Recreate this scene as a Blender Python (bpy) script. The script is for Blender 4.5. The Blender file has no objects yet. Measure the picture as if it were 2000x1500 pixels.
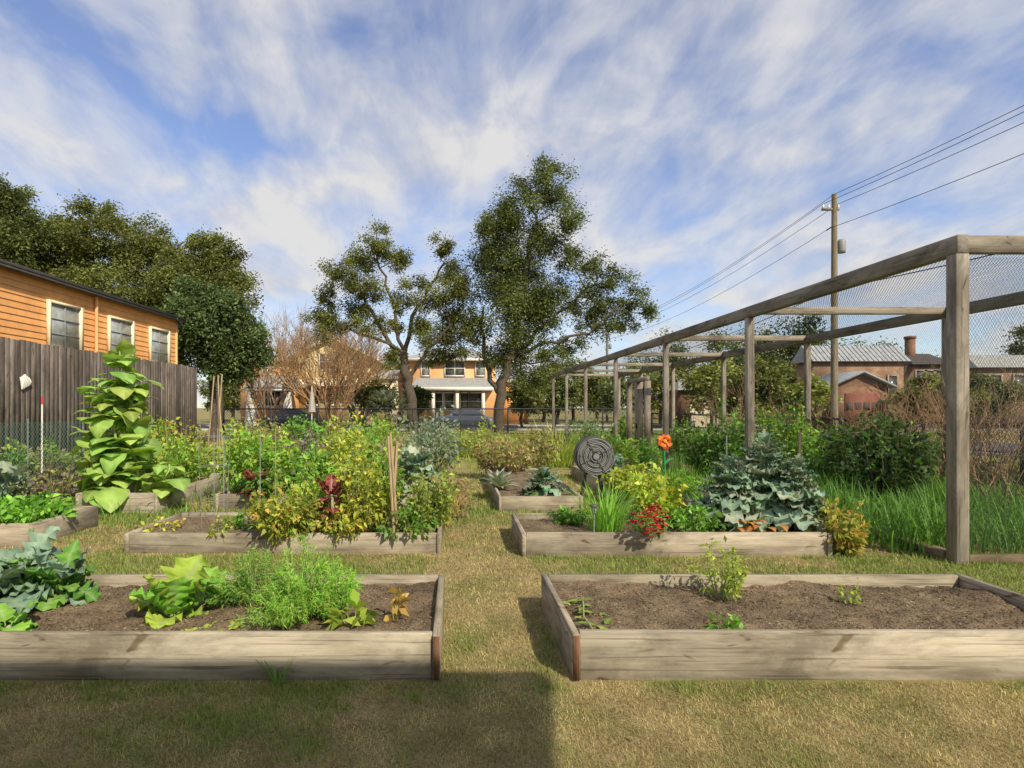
import bpy, math, random
import numpy as np
from mathutils import Vector
rng=np.random.default_rng(11); random.seed(11)
S=bpy.context.scene; COL=S.collection
F=1150.;CX=890.;CY=795.;H=1.6
R=math.radians
def gx(px,Y): return (px-CX)/F*Y
def gz(py,Y): return H-(py-CY)/F*Y
def at(px,py,Y): return np.array([gx(px,Y),Y,gz(py,Y)])
UP=np.array([0,0,1.])
# ------------------------------------------------------------ mesh builder
class Q:
    def __init__(s): s.V=[];s.F4=[];s.F3=[];s.C=[];s.n=0
    def add(s,V,F,C=None,tri=False):
        V=np.asarray(V,float).reshape(-1,3); F=np.asarray(F,int)
        if C is None: C=np.ones((len(V),3))
        C=np.asarray(C,float)
        if C.ndim==1: C=np.tile(C,(len(V),1))
        s.V.append(V); s.C.append(C.reshape(-1,3)); (s.F3 if tri else s.F4).append(F.reshape(-1,3 if tri else 4)+s.n); s.n+=len(V); return s
    def box(s,x0,x1,y0,y1,z0,z1,c=(1,1,1)):
        V=[(x,y,z) for x in (x0,x1) for y in (y0,y1) for z in (z0,z1)]
        return s.add(V,[(0,1,3,2),(4,6,7,5),(0,4,5,1),(2,3,7,6),(0,2,6,4),(1,5,7,3)],c)
    def bar(s,p,q,w,h,c=(1,1,1),up=UP):
        p=np.array(p,float);q=np.array(q,float);d=(q-p)/np.linalg.norm(q-p)
        if abs(np.dot(d,up))>.98: up=np.array([0,1.,0])
        a=np.cross(d,up);a/=np.linalg.norm(a);b=np.cross(a,d)
        V=[e+i*a*w/2+j*b*h/2 for e in (p,q) for i,j in ((-1,-1),(1,-1),(1,1),(-1,1))]
        return s.add(V,[(0,1,2,3),(7,6,5,4),(0,4,5,1),(1,5,6,2),(2,6,7,3),(3,7,4,0)],c)
    def quad(s,a,b,c,d,col=(1,1,1)): return s.add([a,b,c,d],[(0,1,2,3)],col)
    def tri(s,a,b,c,col=(1,1,1)): return s.add([a,b,c],[(0,1,2)],col,True)
    def tube(s,pts,rad,n=6,c=(1,1,1),cap=False):
        P=np.asarray(pts,float); m=len(P)
        rad=np.broadcast_to(np.asarray(rad,float),(m,))
        T=np.gradient(P,axis=0); T/=np.linalg.norm(T,axis=1)[:,None]+1e-9
        ref=np.array([1.,0,0]) if abs(T[:,2]).mean()>.7 else UP
        A=np.cross(T,ref);A/=np.linalg.norm(A,axis=1)[:,None]+1e-9;B=np.cross(T,A)
        th=np.arange(n)/n*2*math.pi
        V=P[:,None]+rad[:,None,None]*(np.cos(th)[None,:,None]*A[:,None]+np.sin(th)[None,:,None]*B[:,None])
        i=np.arange(m-1)[:,None]*n;j=np.arange(n)[None];k=(j+1)%n
        Fc=np.stack([i+j,i+k,i+n+k,i+n+j],-1).reshape(-1,4)
        s.add(V.reshape(-1,3),Fc,c)
        if cap:
            for e in (0,m-1):
                ring=V[e]; cc=P[e]
                s.add(np.vstack([ring,cc]),[(a,(a+1)%n,n) for a in range(n)],c,True)
        return s
    def lathe(s,prof,cx,cy,n=16,c=(1,1,1)):
        prof=np.asarray(prof,float);m=len(prof);th=np.arange(n)/n*2*math.pi
        V=np.stack([cx+prof[:,0:1]*np.cos(th),cy+prof[:,0:1]*np.sin(th),np.repeat(prof[:,1:2],n,1)],-1)
        i=np.arange(m-1)[:,None]*n;j=np.arange(n)[None];k=(j+1)%n
        return s.add(V.reshape(-1,3),np.stack([i+j,i+k,i+n+k,i+n+j],-1).reshape(-1,4),c)
    def build(s,name,mat,parent=None,smooth=False,bevel=0,loc=None):
        me=bpy.data.meshes.new(name); V=np.concatenate(s.V); C=np.clip(np.concatenate(s.C),0,2)
        off=np.zeros(3)
        if parent is not None:
            p=parent
            while p is not None: off+=np.array(p.location); p=p.parent
        if loc is not None: off=np.array(loc,float)
        V=V-off
        f4=np.concatenate(s.F4) if s.F4 else np.zeros((0,4),int); f3=np.concatenate(s.F3) if s.F3 else np.zeros((0,3),int)
        me.vertices.add(len(V)); me.vertices.foreach_set('co',V.astype(np.float32).ravel())
        li=np.concatenate([f4.ravel(),f3.ravel()]); me.loops.add(len(li)); me.loops.foreach_set('vertex_index',li.astype(np.int32))
        ls=np.concatenate([np.arange(len(f4))*4,len(f4)*4+np.arange(len(f3))*3]); me.polygons.add(len(ls))
        me.polygons.foreach_set('loop_start',ls.astype(np.int32))
        if smooth: me.polygons.foreach_set('use_smooth',np.ones(len(ls),bool))
        me.update(calc_edges=True)
        ca=me.color_attributes.new('Col','FLOAT_COLOR','POINT')
        ca.data.foreach_set('color',np.concatenate([C,np.ones((len(C),1))],1).astype(np.float32).ravel())
        me.materials.append(mat)
        o=bpy.data.objects.new(name,me); COL.objects.link(o)
        if parent is not None: o.parent=parent
        if loc is not None: o.location=loc
        if bevel:
            b=o.modifiers.new('bevel','BEVEL'); b.width=bevel; b.segments=1; b.limit_method='ANGLE'
        return o
def tag(o,label,cat,group=None):
    o['label']=label;o['category']=cat
    if group:o['group']=group
    return o
def thing(name,label,cat,loc,group=None):
    o=bpy.data.objects.new(name,None); o.empty_display_size=.1; COL.objects.link(o); o.location=tuple(float(v) for v in loc); return tag(o,label,cat,group)
def struct(o): o['kind']='structure'; return o
def vnoise(x,y,seed=0):
    xi=np.floor(x);yi=np.floor(y);fx=x-xi;fy=y-yi;fx=fx*fx*(3-2*fx);fy=fy*fy*(3-2*fy)
    def h(a,b): v=np.sin(a*127.1+b*311.7+seed*17.3)*43758.5453; return v-np.floor(v)
    return (h(xi,yi)*(1-fx)+h(xi+1,yi)*fx)*(1-fy)+(h(xi,yi+1)*(1-fx)+h(xi+1,yi+1)*fx)*fy
# ------------------------------------------------------------ materials
def newmat(name):
    m=bpy.data.materials.new(name);m.use_nodes=True;nt=m.node_tree;nt.nodes.clear();return m,nt,nt.nodes.new,nt.links.new
def attr_col(N):
    a=N('ShaderNodeAttribute');a.attribute_name='Col';return a.outputs['Color']
def mulc(N,L,a,b,fac=1.):
    m=N('ShaderNodeMix');m.data_type='RGBA';m.blend_type='MULTIPLY';m.inputs[0].default_value=fac
    for k,v in ((6,a),(7,b)):
        if isinstance(v,tuple): m.inputs[k].default_value=(*v,1)
        else: L(v,m.inputs[k])
    return m.outputs[2]
def ramp(N,L,fac,stops):
    r=N('ShaderNodeValToRGB'); e=r.color_ramp.elements
    while len(e)<len(stops): e.new(.5)
    for i,(p,c) in enumerate(stops): e[i].position=p;e[i].color=(*c,1)
    L(fac,r.inputs[0]);return r.outputs[0]
def noise(N,L,vec,scale,detail=5,rough=.6,dist=0):
    n=N('ShaderNodeTexNoise');n.inputs['Scale'].default_value=scale;n.inputs['Detail'].default_value=detail;n.inputs['Roughness'].default_value=rough;n.inputs['Distortion'].default_value=dist
    L(vec,n.inputs['Vector']);return n.outputs['Fac']
def coord(N,L,scale=(1,1,1)):
    t=N('ShaderNodeTexCoord');m=N('ShaderNodeMapping');m.inputs['Scale'].default_value=scale;L(t.outputs['Object'],m.inputs[0]);return m.outputs[0]
def finish(N,L,col,rough=.8,bump=None,bs=.3,bd=.01,spec=.3,metal=0):
    p=N('ShaderNodeBsdfPrincipled');o=N('ShaderNodeOutputMaterial');L(p.outputs[0],o.inputs[0])
    if isinstance(col,tuple):p.inputs['Base Color'].default_value=(*col,1)
    else:L(col,p.inputs['Base Color'])
    p.inputs['Roughness'].default_value=rough;p.inputs['Specular IOR Level'].default_value=spec;p.inputs['Metallic'].default_value=metal
    if bump is not None:
        b=N('ShaderNodeBump');b.inputs['Strength'].default_value=bs;b.inputs['Distance'].default_value=bd;L(bump,b.inputs['Height']);L(b.outputs[0],p.inputs['Normal'])
    return p
def wood(name,c1,c2,axis,fine=18,stain=.55):
    m,nt,N,L=newmat(name); sc=[1,1,1]; 
    for i in range(3): sc[i]=.06 if i==axis else 1
    v=coord(N,L,tuple(sc)); f=noise(N,L,v,fine,8,.7,.3)
    c=ramp(N,L,f,[(.3,c1),(.7,c2)])
    g=noise(N,L,coord(N,L,tuple(.35 if i==axis else 1 for i in range(3))),3.2,6,.7,.5)
    c=mulc(N,L,c,ramp(N,L,g,[(.36,(stain*.88,stain*.85,stain*.82)),(.58,(1,1,1))]))
    k=noise(N,L,coord(N,L,tuple(.3 if i==axis else 1 for i in range(3))),9,2,.5,1.5)
    c=mulc(N,L,c,ramp(N,L,k,[(.27,(.5,.44,.38)),(.33,(1,1,1))]))
    w=noise(N,L,coord(N,L,tuple(.02 if i==axis else 1 for i in range(3))),60,3,.5,.2)
    c=mulc(N,L,c,ramp(N,L,w,[(.34,(.6,.57,.54)),(.42,(1,1,1))]))
    c=mulc(N,L,c,attr_col(N))
    finish(N,L,c,.85,f,.5,.004,.2);return m
def plain(name,c,rough=.6,var=.25,scale=6,metal=0,spec=.3,bs=.1):
    m,nt,N,L=newmat(name); f=noise(N,L,coord(N,L),scale,6,.65)
    c=mulc(N,L,ramp(N,L,f,[(.3,tuple(x*(1-var) for x in c)),(.7,tuple(min(1,x*(1+var)) for x in c))]),attr_col(N))
    finish(N,L,c,rough,f,bs,.01,spec,metal);return m
def leafmat(name,trans=.3,rough=.5,spec=.35):
    m,nt,N,L=newmat(name); c=attr_col(N)
    p=N('ShaderNodeBsdfPrincipled');L(c,p.inputs['Base Color']);p.inputs['Roughness'].default_value=rough;p.inputs['Specular IOR Level'].default_value=spec
    t=N('ShaderNodeBsdfTranslucent');L(mulc(N,L,c,(1.0,1.0,.6)),t.inputs[0])
    x=N('ShaderNodeMixShader');x.inputs[0].default_value=trans;L(p.outputs[0],x.inputs[1]);L(t.outputs[0],x.inputs[2])
    o=N('ShaderNodeOutputMaterial');L(x.outputs[0],o.inputs[0]);return m
def netmat(name,c,cell,wire,axes):
    m,nt,N,L=newmat(name); t=N('ShaderNodeTexCoord');sx=N('ShaderNodeSeparateXYZ');L(t.outputs['Object'],sx.inputs[0])
    def M(op,a,b=None):
        k=N('ShaderNodeMath');k.operation=op
        for i,v in enumerate((a,b)):
            if v is None: continue
            if isinstance(v,(int,float)):k.inputs[i].default_value=v
            else:L(v,k.inputs[i])
        return k.outputs[0]
    u=sx.outputs[axes[0]];v=sx.outputs[axes[1]]
    v=M('MULTIPLY',v,.6)
    a=M('FRACT',M('DIVIDE',M('ADD',M('ADD',u,v),1000.),cell));b=M('FRACT',M('DIVIDE',M('ADD',M('SUBTRACT',u,v),1000.),cell))
    k=M('MAXIMUM',M('LESS_THAN',a,wire),M('LESS_THAN',b,wire))
    d=N('ShaderNodeBsdfDiffuse');d.inputs[0].default_value=(*c,1);tr=N('ShaderNodeBsdfTransparent')
    x=N('ShaderNodeMixShader');L(k,x.inputs[0]);L(tr.outputs[0],x.inputs[1]);L(d.outputs[0],x.inputs[2])
    o=N('ShaderNodeOutputMaterial');L(x.outputs[0],o.inputs[0]);return m
LEAF=leafmat('leaf',.42);TREELEAF=leafmat('tree_leaf',.34,.6,.2);WAXY=leafmat('waxy_leaf',.25,.5,.3);GRASSM=leafmat('grass_blade',.3,.8,.1)
c1,c2=(.285,.245,.18),(.51,.445,.335)
WX=wood('board_wood_x',c1,c2,0,16,.55);WY=wood('board_wood_y',c1,c2,1,16,.55);WZ=wood('post_wood_z',(.25,.215,.17),(.45,.39,.305),2,14)
PX=wood('beam_wood_x',(.2,.17,.13),(.41,.35,.265),0,14);PY=wood('beam_wood_y',(.175,.155,.125),(.345,.30,.24),1,14)
FEN=wood('fence_wood',(.085,.073,.062),(.245,.205,.17),2,16,.6)
STAKE=wood('stake_wood',(.34,.26,.15),(.54,.43,.27),2,25,.8)
BARK=plain('bark',(.095,.075,.052),.95,.45,9,bs=.8)
TWIG=plain('twig',(.30,.225,.145),.9,.3,12)
POLEM=wood('pole_wood',(.18,.15,.10),(.34,.285,.19),2,10,.8)
BLACK=plain('black_metal',(.03,.03,.032),.5,.2)
WIRE=plain('wire_grey',(.25,.26,.24),.5,.1)
WHITE=plain('white_paint',(.76,.72,.62),.6,.08)
CREAM=plain('cream_paint',(.76,.66,.44),.6,.1)
ROOFG=plain('grey_shingle',(.32,.315,.29),.9,.3,5,bs=.5)
ROOFD=plain('dark_roof',(.07,.06,.052),.8,.3)
ROOFM=plain('metal_roof',(.33,.34,.34),.75,.25,3)
ORANGE=plain('orange_siding',(.78,.37,.125),.7,.14,2.5)
ORANGE2=plain('orange_stucco',(.80,.42,.18),.75,.1,2)
YELLOW=plain('yellow_siding',(.78,.65,.36),.75,.1,2)
def glassmat():
    m,nt,N,L=newmat('window_glass'); f=noise(N,L,coord(N,L),1.6,3,.5)
    p=finish(N,L,ramp(N,L,f,[(.35,(.03,.035,.04)),(.65,(.16,.17,.16))]),.12,f,.05,.02,.8);return m
GLASS=glassmat()
CURT=plain('curtained_glass',(.30,.31,.29),.2,.4,3,spec=.7)
def brickmat(name,c1,c2,mo):
    m,nt,N,L=newmat(name);t=N('ShaderNodeTexCoord');sx=N('ShaderNodeSeparateXYZ');L(t.outputs['Object'],sx.inputs[0])
    ad=N('ShaderNodeMath');L(sx.outputs[0],ad.inputs[0]);L(sx.outputs[1],ad.inputs[1]);cb=N('ShaderNodeCombineXYZ');L(ad.outputs[0],cb.inputs[0]);L(sx.outputs[2],cb.inputs[1])
    b=N('ShaderNodeTexBrick');L(cb.outputs[0],b.inputs['Vector']);b.inputs['Scale'].default_value=2.2
    for k,c in (('Color1',c1),('Color2',c2),('Mortar',mo)): b.inputs[k].default_value=(*c,1)
    f=noise(N,L,coord(N,L),.8,5,.6)
    finish(N,L,mulc(N,L,b.outputs['Color'],ramp(N,L,f,[(.35,(.55,.52,.5)),(.65,(1,1,1))])),.9,b.outputs['Fac'],.3,.01,.2);return m
BRICK=brickmat('red_brick',(.28,.13,.07),(.36,.19,.11),(.28,.23,.19));BRICK2=brickmat('tan_brick',(.32,.18,.10),(.40,.245,.15),(.32,.27,.22))
REDP=plain('red_paint',(.24,.085,.06),.7,.2)
ASPH=plain('asphalt',(.15,.15,.155),.9,.25,3)
CONC=plain('concrete',(.40,.38,.34),.9,.15,2)
# soil
def soilmat():
    m,nt,N,L=newmat('soil');v=coord(N,L);f=noise(N,L,v,70,8,.75);g=noise(N,L,v,3,5,.65)
    c=ramp(N,L,f,[(.3,(.10,.074,.046)),(.5,(.20,.15,.096)),(.72,(.34,.268,.182))])
    c=mulc(N,L,c,ramp(N,L,g,[(.35,(.6,.58,.56)),(.65,(1.15,1.12,1.08))]))
    finish(N,L,mulc(N,L,c,attr_col(N)),.95,f,.8,.014,.1);return m
SOIL=soilmat()
def groundmat():
    m,nt,N,L=newmat('lawn_ground');v=coord(N,L);f=noise(N,L,v,55,8,.8);g=noise(N,L,v,.9,5,.65,.4);h=noise(N,L,v,5,4,.7)
    dry=ramp(N,L,f,[(.3,(.17,.125,.055)),(.55,(.40,.32,.15)),(.75,(.54,.46,.24))])
    gr=ramp(N,L,f,[(.3,(.07,.085,.02)),(.6,(.21,.24,.06)),(.8,(.35,.34,.13))])
    mx=N('ShaderNodeMix');mx.data_type='RGBA';L(ramp(N,L,g,[(.44,(0,0,0)),(.6,(.8,.8,.8))]),mx.inputs[0]);L(dry,mx.inputs[6]);L(gr,mx.inputs[7])
    c=mulc(N,L,mx.outputs[2],ramp(N,L,h,[(.3,(.7,.68,.62)),(.6,(1,1,1))]))
    finish(N,L,c,.95,f,.7,.02,.1);return m
GROUND=groundmat()
# ------------------------------------------------------------ foliage primitives
def unit(v): return v/(np.linalg.norm(v,axis=-1,keepdims=True)+1e-9)
def leafq(q,P,D,Ln,Wd,C,fold=.25):
    N_=len(P);D=unit(D);s=unit(np.cross(D,rng.normal(size=(N_,3))+UP*1.3));n=np.cross(s,D)
    Ln=np.broadcast_to(Ln,(N_,))[:,None];Wd=np.broadcast_to(Wd,(N_,))[:,None]
    mid=P+D*Ln*.45
    V=np.stack([P,mid+s*Wd*.5+n*Wd*fold,P+D*Ln-UP*Ln*.12,mid-s*Wd*.5+n*Wd*fold],1)
    Fc=np.arange(N_*4).reshape(N_,4)
    q.add(V.reshape(-1,3),Fc,np.repeat(C,4,0))
def bigleaves(q,base,az,el0,bend,Ln,Wd,colr,prof,ruf=0,cup=.1,nu=9,nv=7,rib=(.42,.47,.26),freq=16,ribk=.55,frill=0.):
    N_=len(az);t=np.linspace(0,1,nu);s=np.linspace(-1,1,nv)
    el=el0[:,None]-bend[:,None]*t[None];dl=(Ln/(nu-1))[:,None];z0=np.zeros((N_,1))
    r=np.concatenate([z0,np.cumsum(np.cos(el[:,:-1])*dl,1)],1);z=np.concatenate([z0,np.cumsum(np.sin(el[:,:-1])*dl,1)],1)
    rad=np.stack([np.cos(az),np.sin(az),az*0],-1);sid=np.stack([-np.sin(az),np.cos(az),az*0],-1)
    w=Wd[:,None]*prof(t)[None]
    if frill: w=w*(1+frill*rng.uniform(-1,1,w.shape))
    nor=-np.sin(el)[...,None]*rad[:,None]+np.cos(el)[...,None]*UP
    P=base[:,None]+r[...,None]*rad[:,None]+z[...,None]*UP
    ph=rng.uniform(0,6.28,(N_,1,1));ss=s[None,None]
    off=w[:,:,None]*(cup*ss**2+ruf*np.abs(ss)**1.3*np.sin(freq*t[None,:,None]+ph+ss*2.))
    V=P[:,:,None]+(w[:,:,None]*ss)[...,None]*sid[:,None,None]+off[...,None]*nor[:,:,None]
    C=colr[:,None,None]*rng.uniform(.82,1.18,(N_,nu,nv,1))*(1+.12*np.cos(s*3))[None,None,:,None]
    if nv>3:
        m=(np.abs(s)<.15).astype(float)[None,None,:,None]*ribk
        C=C*(1-m)+np.array(rib)*m
    i=(np.arange(nu-1)*nv)[:,None];j=np.arange(nv-1)[None];f=np.stack([i+j,i+j+1,i+nv+j+1,i+nv+j],-1).reshape(-1,4)
    Fc=(f[None]+(np.arange(N_)*nu*nv)[:,None,None]).reshape(-1,4)
    q.add(V.reshape(-1,3),Fc,np.broadcast_to(C,(N_,nu,nv,3)).reshape(-1,3))
def p_kale(t): return np.where(t<.22,.07,np.clip(np.sin(math.pi*np.clip((t-.18)/.82,0,1)**.75),0,1)**.65+.03)
def p_heart(t): return np.where(t<.2,.05,np.clip(np.sin(math.pi*np.clip((t-.17)/.83,0,1)**.55),0,1)**.8+.01)
def p_lance(t): return np.clip(np.sin(math.pi*np.clip(t*.94+.06,0,1)**.8),0,1)+.02
def p_petal(t): return np.clip(np.sin(math.pi*np.clip(t*.9+.05,0,1)**1.2),0,1)**.6+.05
def p_blade(t): return (1-t)**.6+.02
PAL=dict(
 green=[(.085,.20,.03),(.16,.30,.05)], bright=[(.14,.32,.035),(.23,.41,.06)], yg=[(.20,.30,.04),(.35,.40,.06)],
 yellow=[(.42,.41,.05),(.54,.49,.08)], olive=[(.15,.18,.045),(.28,.29,.08)], blue=[(.12,.19,.13),(.23,.32,.22)],
 dark=[(.045,.085,.03),(.10,.15,.05)], purple=[(.13,.08,.09),(.24,.17,.17)], brown=[(.24,.165,.08),(.38,.28,.14)],
 grey=[(.17,.20,.14),(.28,.31,.22)], red=[(.14,.015,.02),(.25,.035,.04)], pepper=[(.15,.23,.035),(.37,.35,.055)],rust=[(.36,.22,.05),(.46,.33,.08)],
 oak=[(.06,.08,.025),(.14,.16,.05)], oak2=[(.085,.105,.03),(.185,.19,.055)], magn=[(.045,.075,.028),(.12,.155,.055)],far=[(.10,.13,.05),(.19,.21,.09)])
for k_ in PAL:
    f_=1.3 if k_ in('red','dark') else 1.5
    PAL[k_]=[tuple(x*f_ for x in c) for c in PAL[k_]]
def pcol(pal,n):
    a,b=[np.array(x) for x in PAL[pal]];t=rng.uniform(0,1,(n,1))**1.2
    return np.minimum((a*(1-t)+b*t)*rng.uniform(.75,1.25,(n,1)),.8)
def bush(name,label,cat,px,Y,z0,wpx,pytop,n=900,leaf=.06,pal='green',k=22,wr=.5,group=None,mix=None,droop=.2,depth=1.,X=None,mat=None,fine=False):
    X=gx(px,Y) if X is None else X; w=wpx/F*Y/2; h=max(.06,gz(pytop,Y)-z0)
    if not fine: n=int(n*1.6);k=int(k*1.3);leaf*=1.22*rng.uniform(.85,1.3)
    r=thing(name,label,cat,(X,Y,z0),group)
    az=rng.uniform(0,2*math.pi,k);rr=np.sqrt(rng.uniform(0,1,k));ht=h*(1-.4*rr**2)*rng.uniform(.5,1.12,k)
    if fine: rr=rr*rng.uniform(.6,1.35,k);ht=h*(1-.45*rr**2).clip(.12,1)*rng.uniform(.35,1.2,k)
    E=np.stack([X+w*rr*np.cos(az),Y+w*depth*rr*np.sin(az),z0+ht],-1)
    B=np.stack([X+.18*w*rr*np.cos(az+.4),Y+.18*w*rr*np.sin(az+.4),np.full(k,z0-.02)],-1)
    Mi=B*.5+E*.5+np.stack([w*.12*np.cos(az),w*.12*np.sin(az),(.22*h if fine else -.05*h)+0*az],-1)
    st=Q()
    for i in range(k): st.tube([B[i],(B[i]+Mi[i]*2+E[i])/4,Mi[i]*.6+E[i]*.4,E[i]],[.008*h+.003,.006*h+.002,.004*h+.0015,.0015],4,(.36,.40,.16) if pal not in('brown','dark') else (.3,.22,.13))
    st.build('stem',PLANTSTEM,r)
    i=rng.integers(0,k,n);t=rng.uniform(.25,1,n)[:,None]**.75
    P=(1-t)**2*B[i]+2*t*(1-t)*Mi[i]+t*t*E[i]
    jw=.055 if fine else .10
    j=rng.normal(size=(n,3))*np.array([w*jw,w*jw,h*.06]);P=P+j
    D=rng.normal(size=(n,3))*.8+unit(P-np.array([X,Y,z0+h*.3]))*.8;D[:,2]-=droop
    sub=rng.uniform(.72,1.28,(k,1))[i]
    C=pcol(pal,n)*sub
    if mix: 
        m=rng.uniform(0,1,n)<mix[1];C[m]=pcol(mix[0],m.sum())
    zz=np.clip((P[:,2:]-z0)/h,0,1);C=C*(.82+.3*zz)*rng.uniform(.9,1.15)  # height shading put into the leaf colour: darker low, lighter at the top
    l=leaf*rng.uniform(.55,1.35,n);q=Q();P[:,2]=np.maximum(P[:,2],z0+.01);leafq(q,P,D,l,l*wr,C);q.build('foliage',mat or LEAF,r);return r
PLANTSTEM=plain('plant_stem',(1,1,1),.7,.1)
def kale(name,label,cat,px,Y,z0,wpx,pytop,n=26,pal='blue',ruf=.28,group=None,mix=None,stem=.45,cup=.1,Lk=1.0,wr=.3,X=None,frill=.22,elo=0.):
    X=gx(px,Y) if X is None else X;w=wpx/F*Y/2;h=max(.1,gz(pytop,Y)-z0);r=thing(name,label,cat,(X,Y,z0),group)
    Q().tube([(X,Y,z0-.02),(X+.01,Y,z0+h*stem*.6),(X,Y,z0+h*stem)],[.022,.02,.014],7,(.36,.4,.24)).build('stem',PLANTSTEM,r,True)
    u=(np.arange(n)+.5)/n;az=np.arange(n)*2.4+rng.uniform(-.3,.3,n);el=R(-5)+elo+(R(78)-elo)*u**1.1+rng.uniform(-.2,.2,n);bend=rng.uniform(.5,1.4,n)*(1.15-.5*u)
    if elo: bend*=.6
    Ln=Lk*(w*1.05*(1-u)+h*(1-stem)*1.15*u)*rng.uniform(.7,1.2,n)
    base=np.stack([X+0*u+.02*np.cos(az),Y+.02*np.sin(az),z0+h*stem*(.25+.75*u)],-1)
    C=pcol(pal,n)
    if mix: m=rng.uniform(0,1,n)<mix[1];C[m]=pcol(mix[0],m.sum())
    q=Q();bigleaves(q,base,az,el,bend,Ln,Ln*wr*rng.uniform(.8,1.2,n),C,p_kale,ruf,cup,17,9,freq=30,frill=frill);q.build('leaves',WAXY,r,True);return r
def blades(name,label,cat,px,Y,z0,wpx,pytop,n=60,W=.008,pal='green',group=None,bend=(.3,1.6),depth=1.,mat=None):
    X=gx(px,Y);w=wpx/F*Y/2;h=max(.05,gz(pytop,Y)-z0);az=rng.uniform(0,6.28,n);rr=np.sqrt(rng.uniform(0,1,n))*w*.55
    base=np.stack([X+rr*np.cos(az),Y+rr*np.sin(az)*depth,np.full(n,z0-.01)],-1)
    q=Q();bigleaves(q,base,az+rng.normal(0,.5,n),rng.uniform(R(60),R(88),n),rng.uniform(*bend,n),h*rng.uniform(.7,1.25,n),np.full(n,W),pcol(pal,n),p_blade,0,.2,7,3)
    o=q.build(name,mat or LEAF,None,True,loc=(X,Y,z0));return tag(o,label,cat,group)
def rec_twig(q,p,d,ln,r,depth,spread=.55,up=.15,col=(1,1,1),n=4,kids=3):
    d=d/np.linalg.norm(d);m=p+d*ln*.5+rng.normal(size=3)*ln*.05;e=p+d*ln+rng.normal(size=3)*ln*.08
    q.tube([p,m,e],[r,r*.8,r*.6],n,col)
    if depth==0:return
    for _ in range(kids):
        s=rng.uniform(.35,1);b=p+(e-p)*s
        rec_twig(q,b,d+rng.normal(size=3)*spread+UP*up,ln*rng.uniform(.55,.85),r*.58,depth-1,spread,up,col,3,kids)
def bare(name,label,cat,px,Y,z0,pytop,nst=6,depth=4,spread=.4,r0=None,group=None,lean=.5,kids=3,col=(1,1,1),up=.15,hk=1.):
    X=gx(px,Y);h=gz(pytop,Y)-z0;q=Q();r0=r0 or h*.007
    fac=h/(1+.72+.5+.36+.25)*1.05*hk if depth>=4 else h/(1+.72+.5+.36)*hk
    for i in range(nst):
        a=i/nst*6.28+rng.uniform(-.3,.3)
        rec_twig(q,np.array([X+.06*h*math.cos(a)*.3,Y+.06*h*math.sin(a)*.3,z0-.02]),np.array([math.cos(a)*lean,math.sin(a)*lean,1]),fac*rng.uniform(.85,1.1),r0,depth,spread,up,col,4,kids)
    return tag(q.build(name,TWIG,None,loc=(X,Y,z0)),label,cat,group)
def tree(name,label,Y,trunk,limbs,clumps,pal,leaf=.2,per=130,den=170.,group=None,twigs=3,depthk=1.,subr=.3,pk=1.9,lk=1.22,flat=.6):
    per=int(per*pk);leaf*=lk;subr*=1.15
    b=at(trunk[0][0],0,Y);r=thing(name,label,'tree',(b[0],Y,0),group);q=Q();lv=Q();m=Y/F
    T=[np.array([b[0],Y,-.1])]+[at(x,y,Y) for x,y,_ in trunk[1:]];rad=[t[2]*m*.7 for t in trunk]
    def smooth(P,rr,k=4):
        P=np.array(P);t=np.linspace(0,len(P)-1,(len(P)-1)*k+1);return np.stack([np.interp(t,range(len(P)),P[:,i]) for i in range(3)],-1)+np.array([[0,0,0]]+[list(rng.normal(size=3)*.1) for _ in range(len(t)-1)]),np.interp(t,range(len(P)),rr)
    q.tube(*smooth(T,rad),9)
    nodes=[(p,rr) for p,rr in zip(*smooth(T,rad))][2:]
    for lb in limbs:
        dy=rng.uniform(-1,1);P=[at(x,y,Y+dy*i/len(lb)*2.) for i,(x,y,_) in enumerate(lb)]
        P,rr=smooth(P,[t[2]*m*.52 for t in lb]);q.tube(P,rr,7);nodes+=[(p,a) for p,a in zip(P,rr)][1:]
    for cl in clumps:
        px,py,rx,ry=cl[:4];pp=cl[4] if len(cl)>4 else pal
        dr=(rx+ry)/2*m*depthk;c=at(px,py,Y)+np.array([0,rng.uniform(-1,1)*dr*.8,0]);rxm,rym=rx*m,ry*m
        cand=[n for n in nodes if n[0][2]<c[2]+.3] or nodes[:1]
        s=min(cand,key=lambda n:np.linalg.norm(n[0]-c)+ (0 if n[1]>.03 else 1))
        mid=(s[0]+c)/2+rng.normal(size=3)*.15*np.linalg.norm(c-s[0])
        q.tube([s[0],(s[0]+mid)/2,mid,(mid+c)/2,c],np.linspace(min(s[1]*.5,.085),.025,5),5)
        ns=max(5,int(rx*ry/den));dv=unit(rng.normal(size=(ns,3)))*(rng.uniform(0,1,(ns,1))**.42)*rng.uniform(.8,1.25,(ns,1))
        sc=c+dv*np.array([rxm,dr,rym])
        for k in range(min(ns,twigs+ns//4)): q.tube([c*.8+s[0]*.2,(c+sc[k])/2+rng.normal(size=3)*.1,sc[k]],[.035,.022,.01],4)
        sr=subr*min(rxm,rym)+.14
        n=ns*per;i=rng.integers(0,ns,n)
        srk=rng.uniform(.65,1.3,(ns,1))[i]
        off=rng.normal(size=(n,3))*np.array([sr,sr,sr*flat])*.7*srk
        P=sc[i]+off;C=pcol(pp,n)*rng.uniform(.55,1.45,(ns,1))[i]
        D=rng.normal(size=(n,3))*np.array([1,1,.6])+off*.6;l=leaf*rng.uniform(.6,1.3,n)
        leafq(lv,P,D,l,l*.5,C)
    q.build('trunk',BARK,r,True);lv.build('crown',TREELEAF,r);return r
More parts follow.
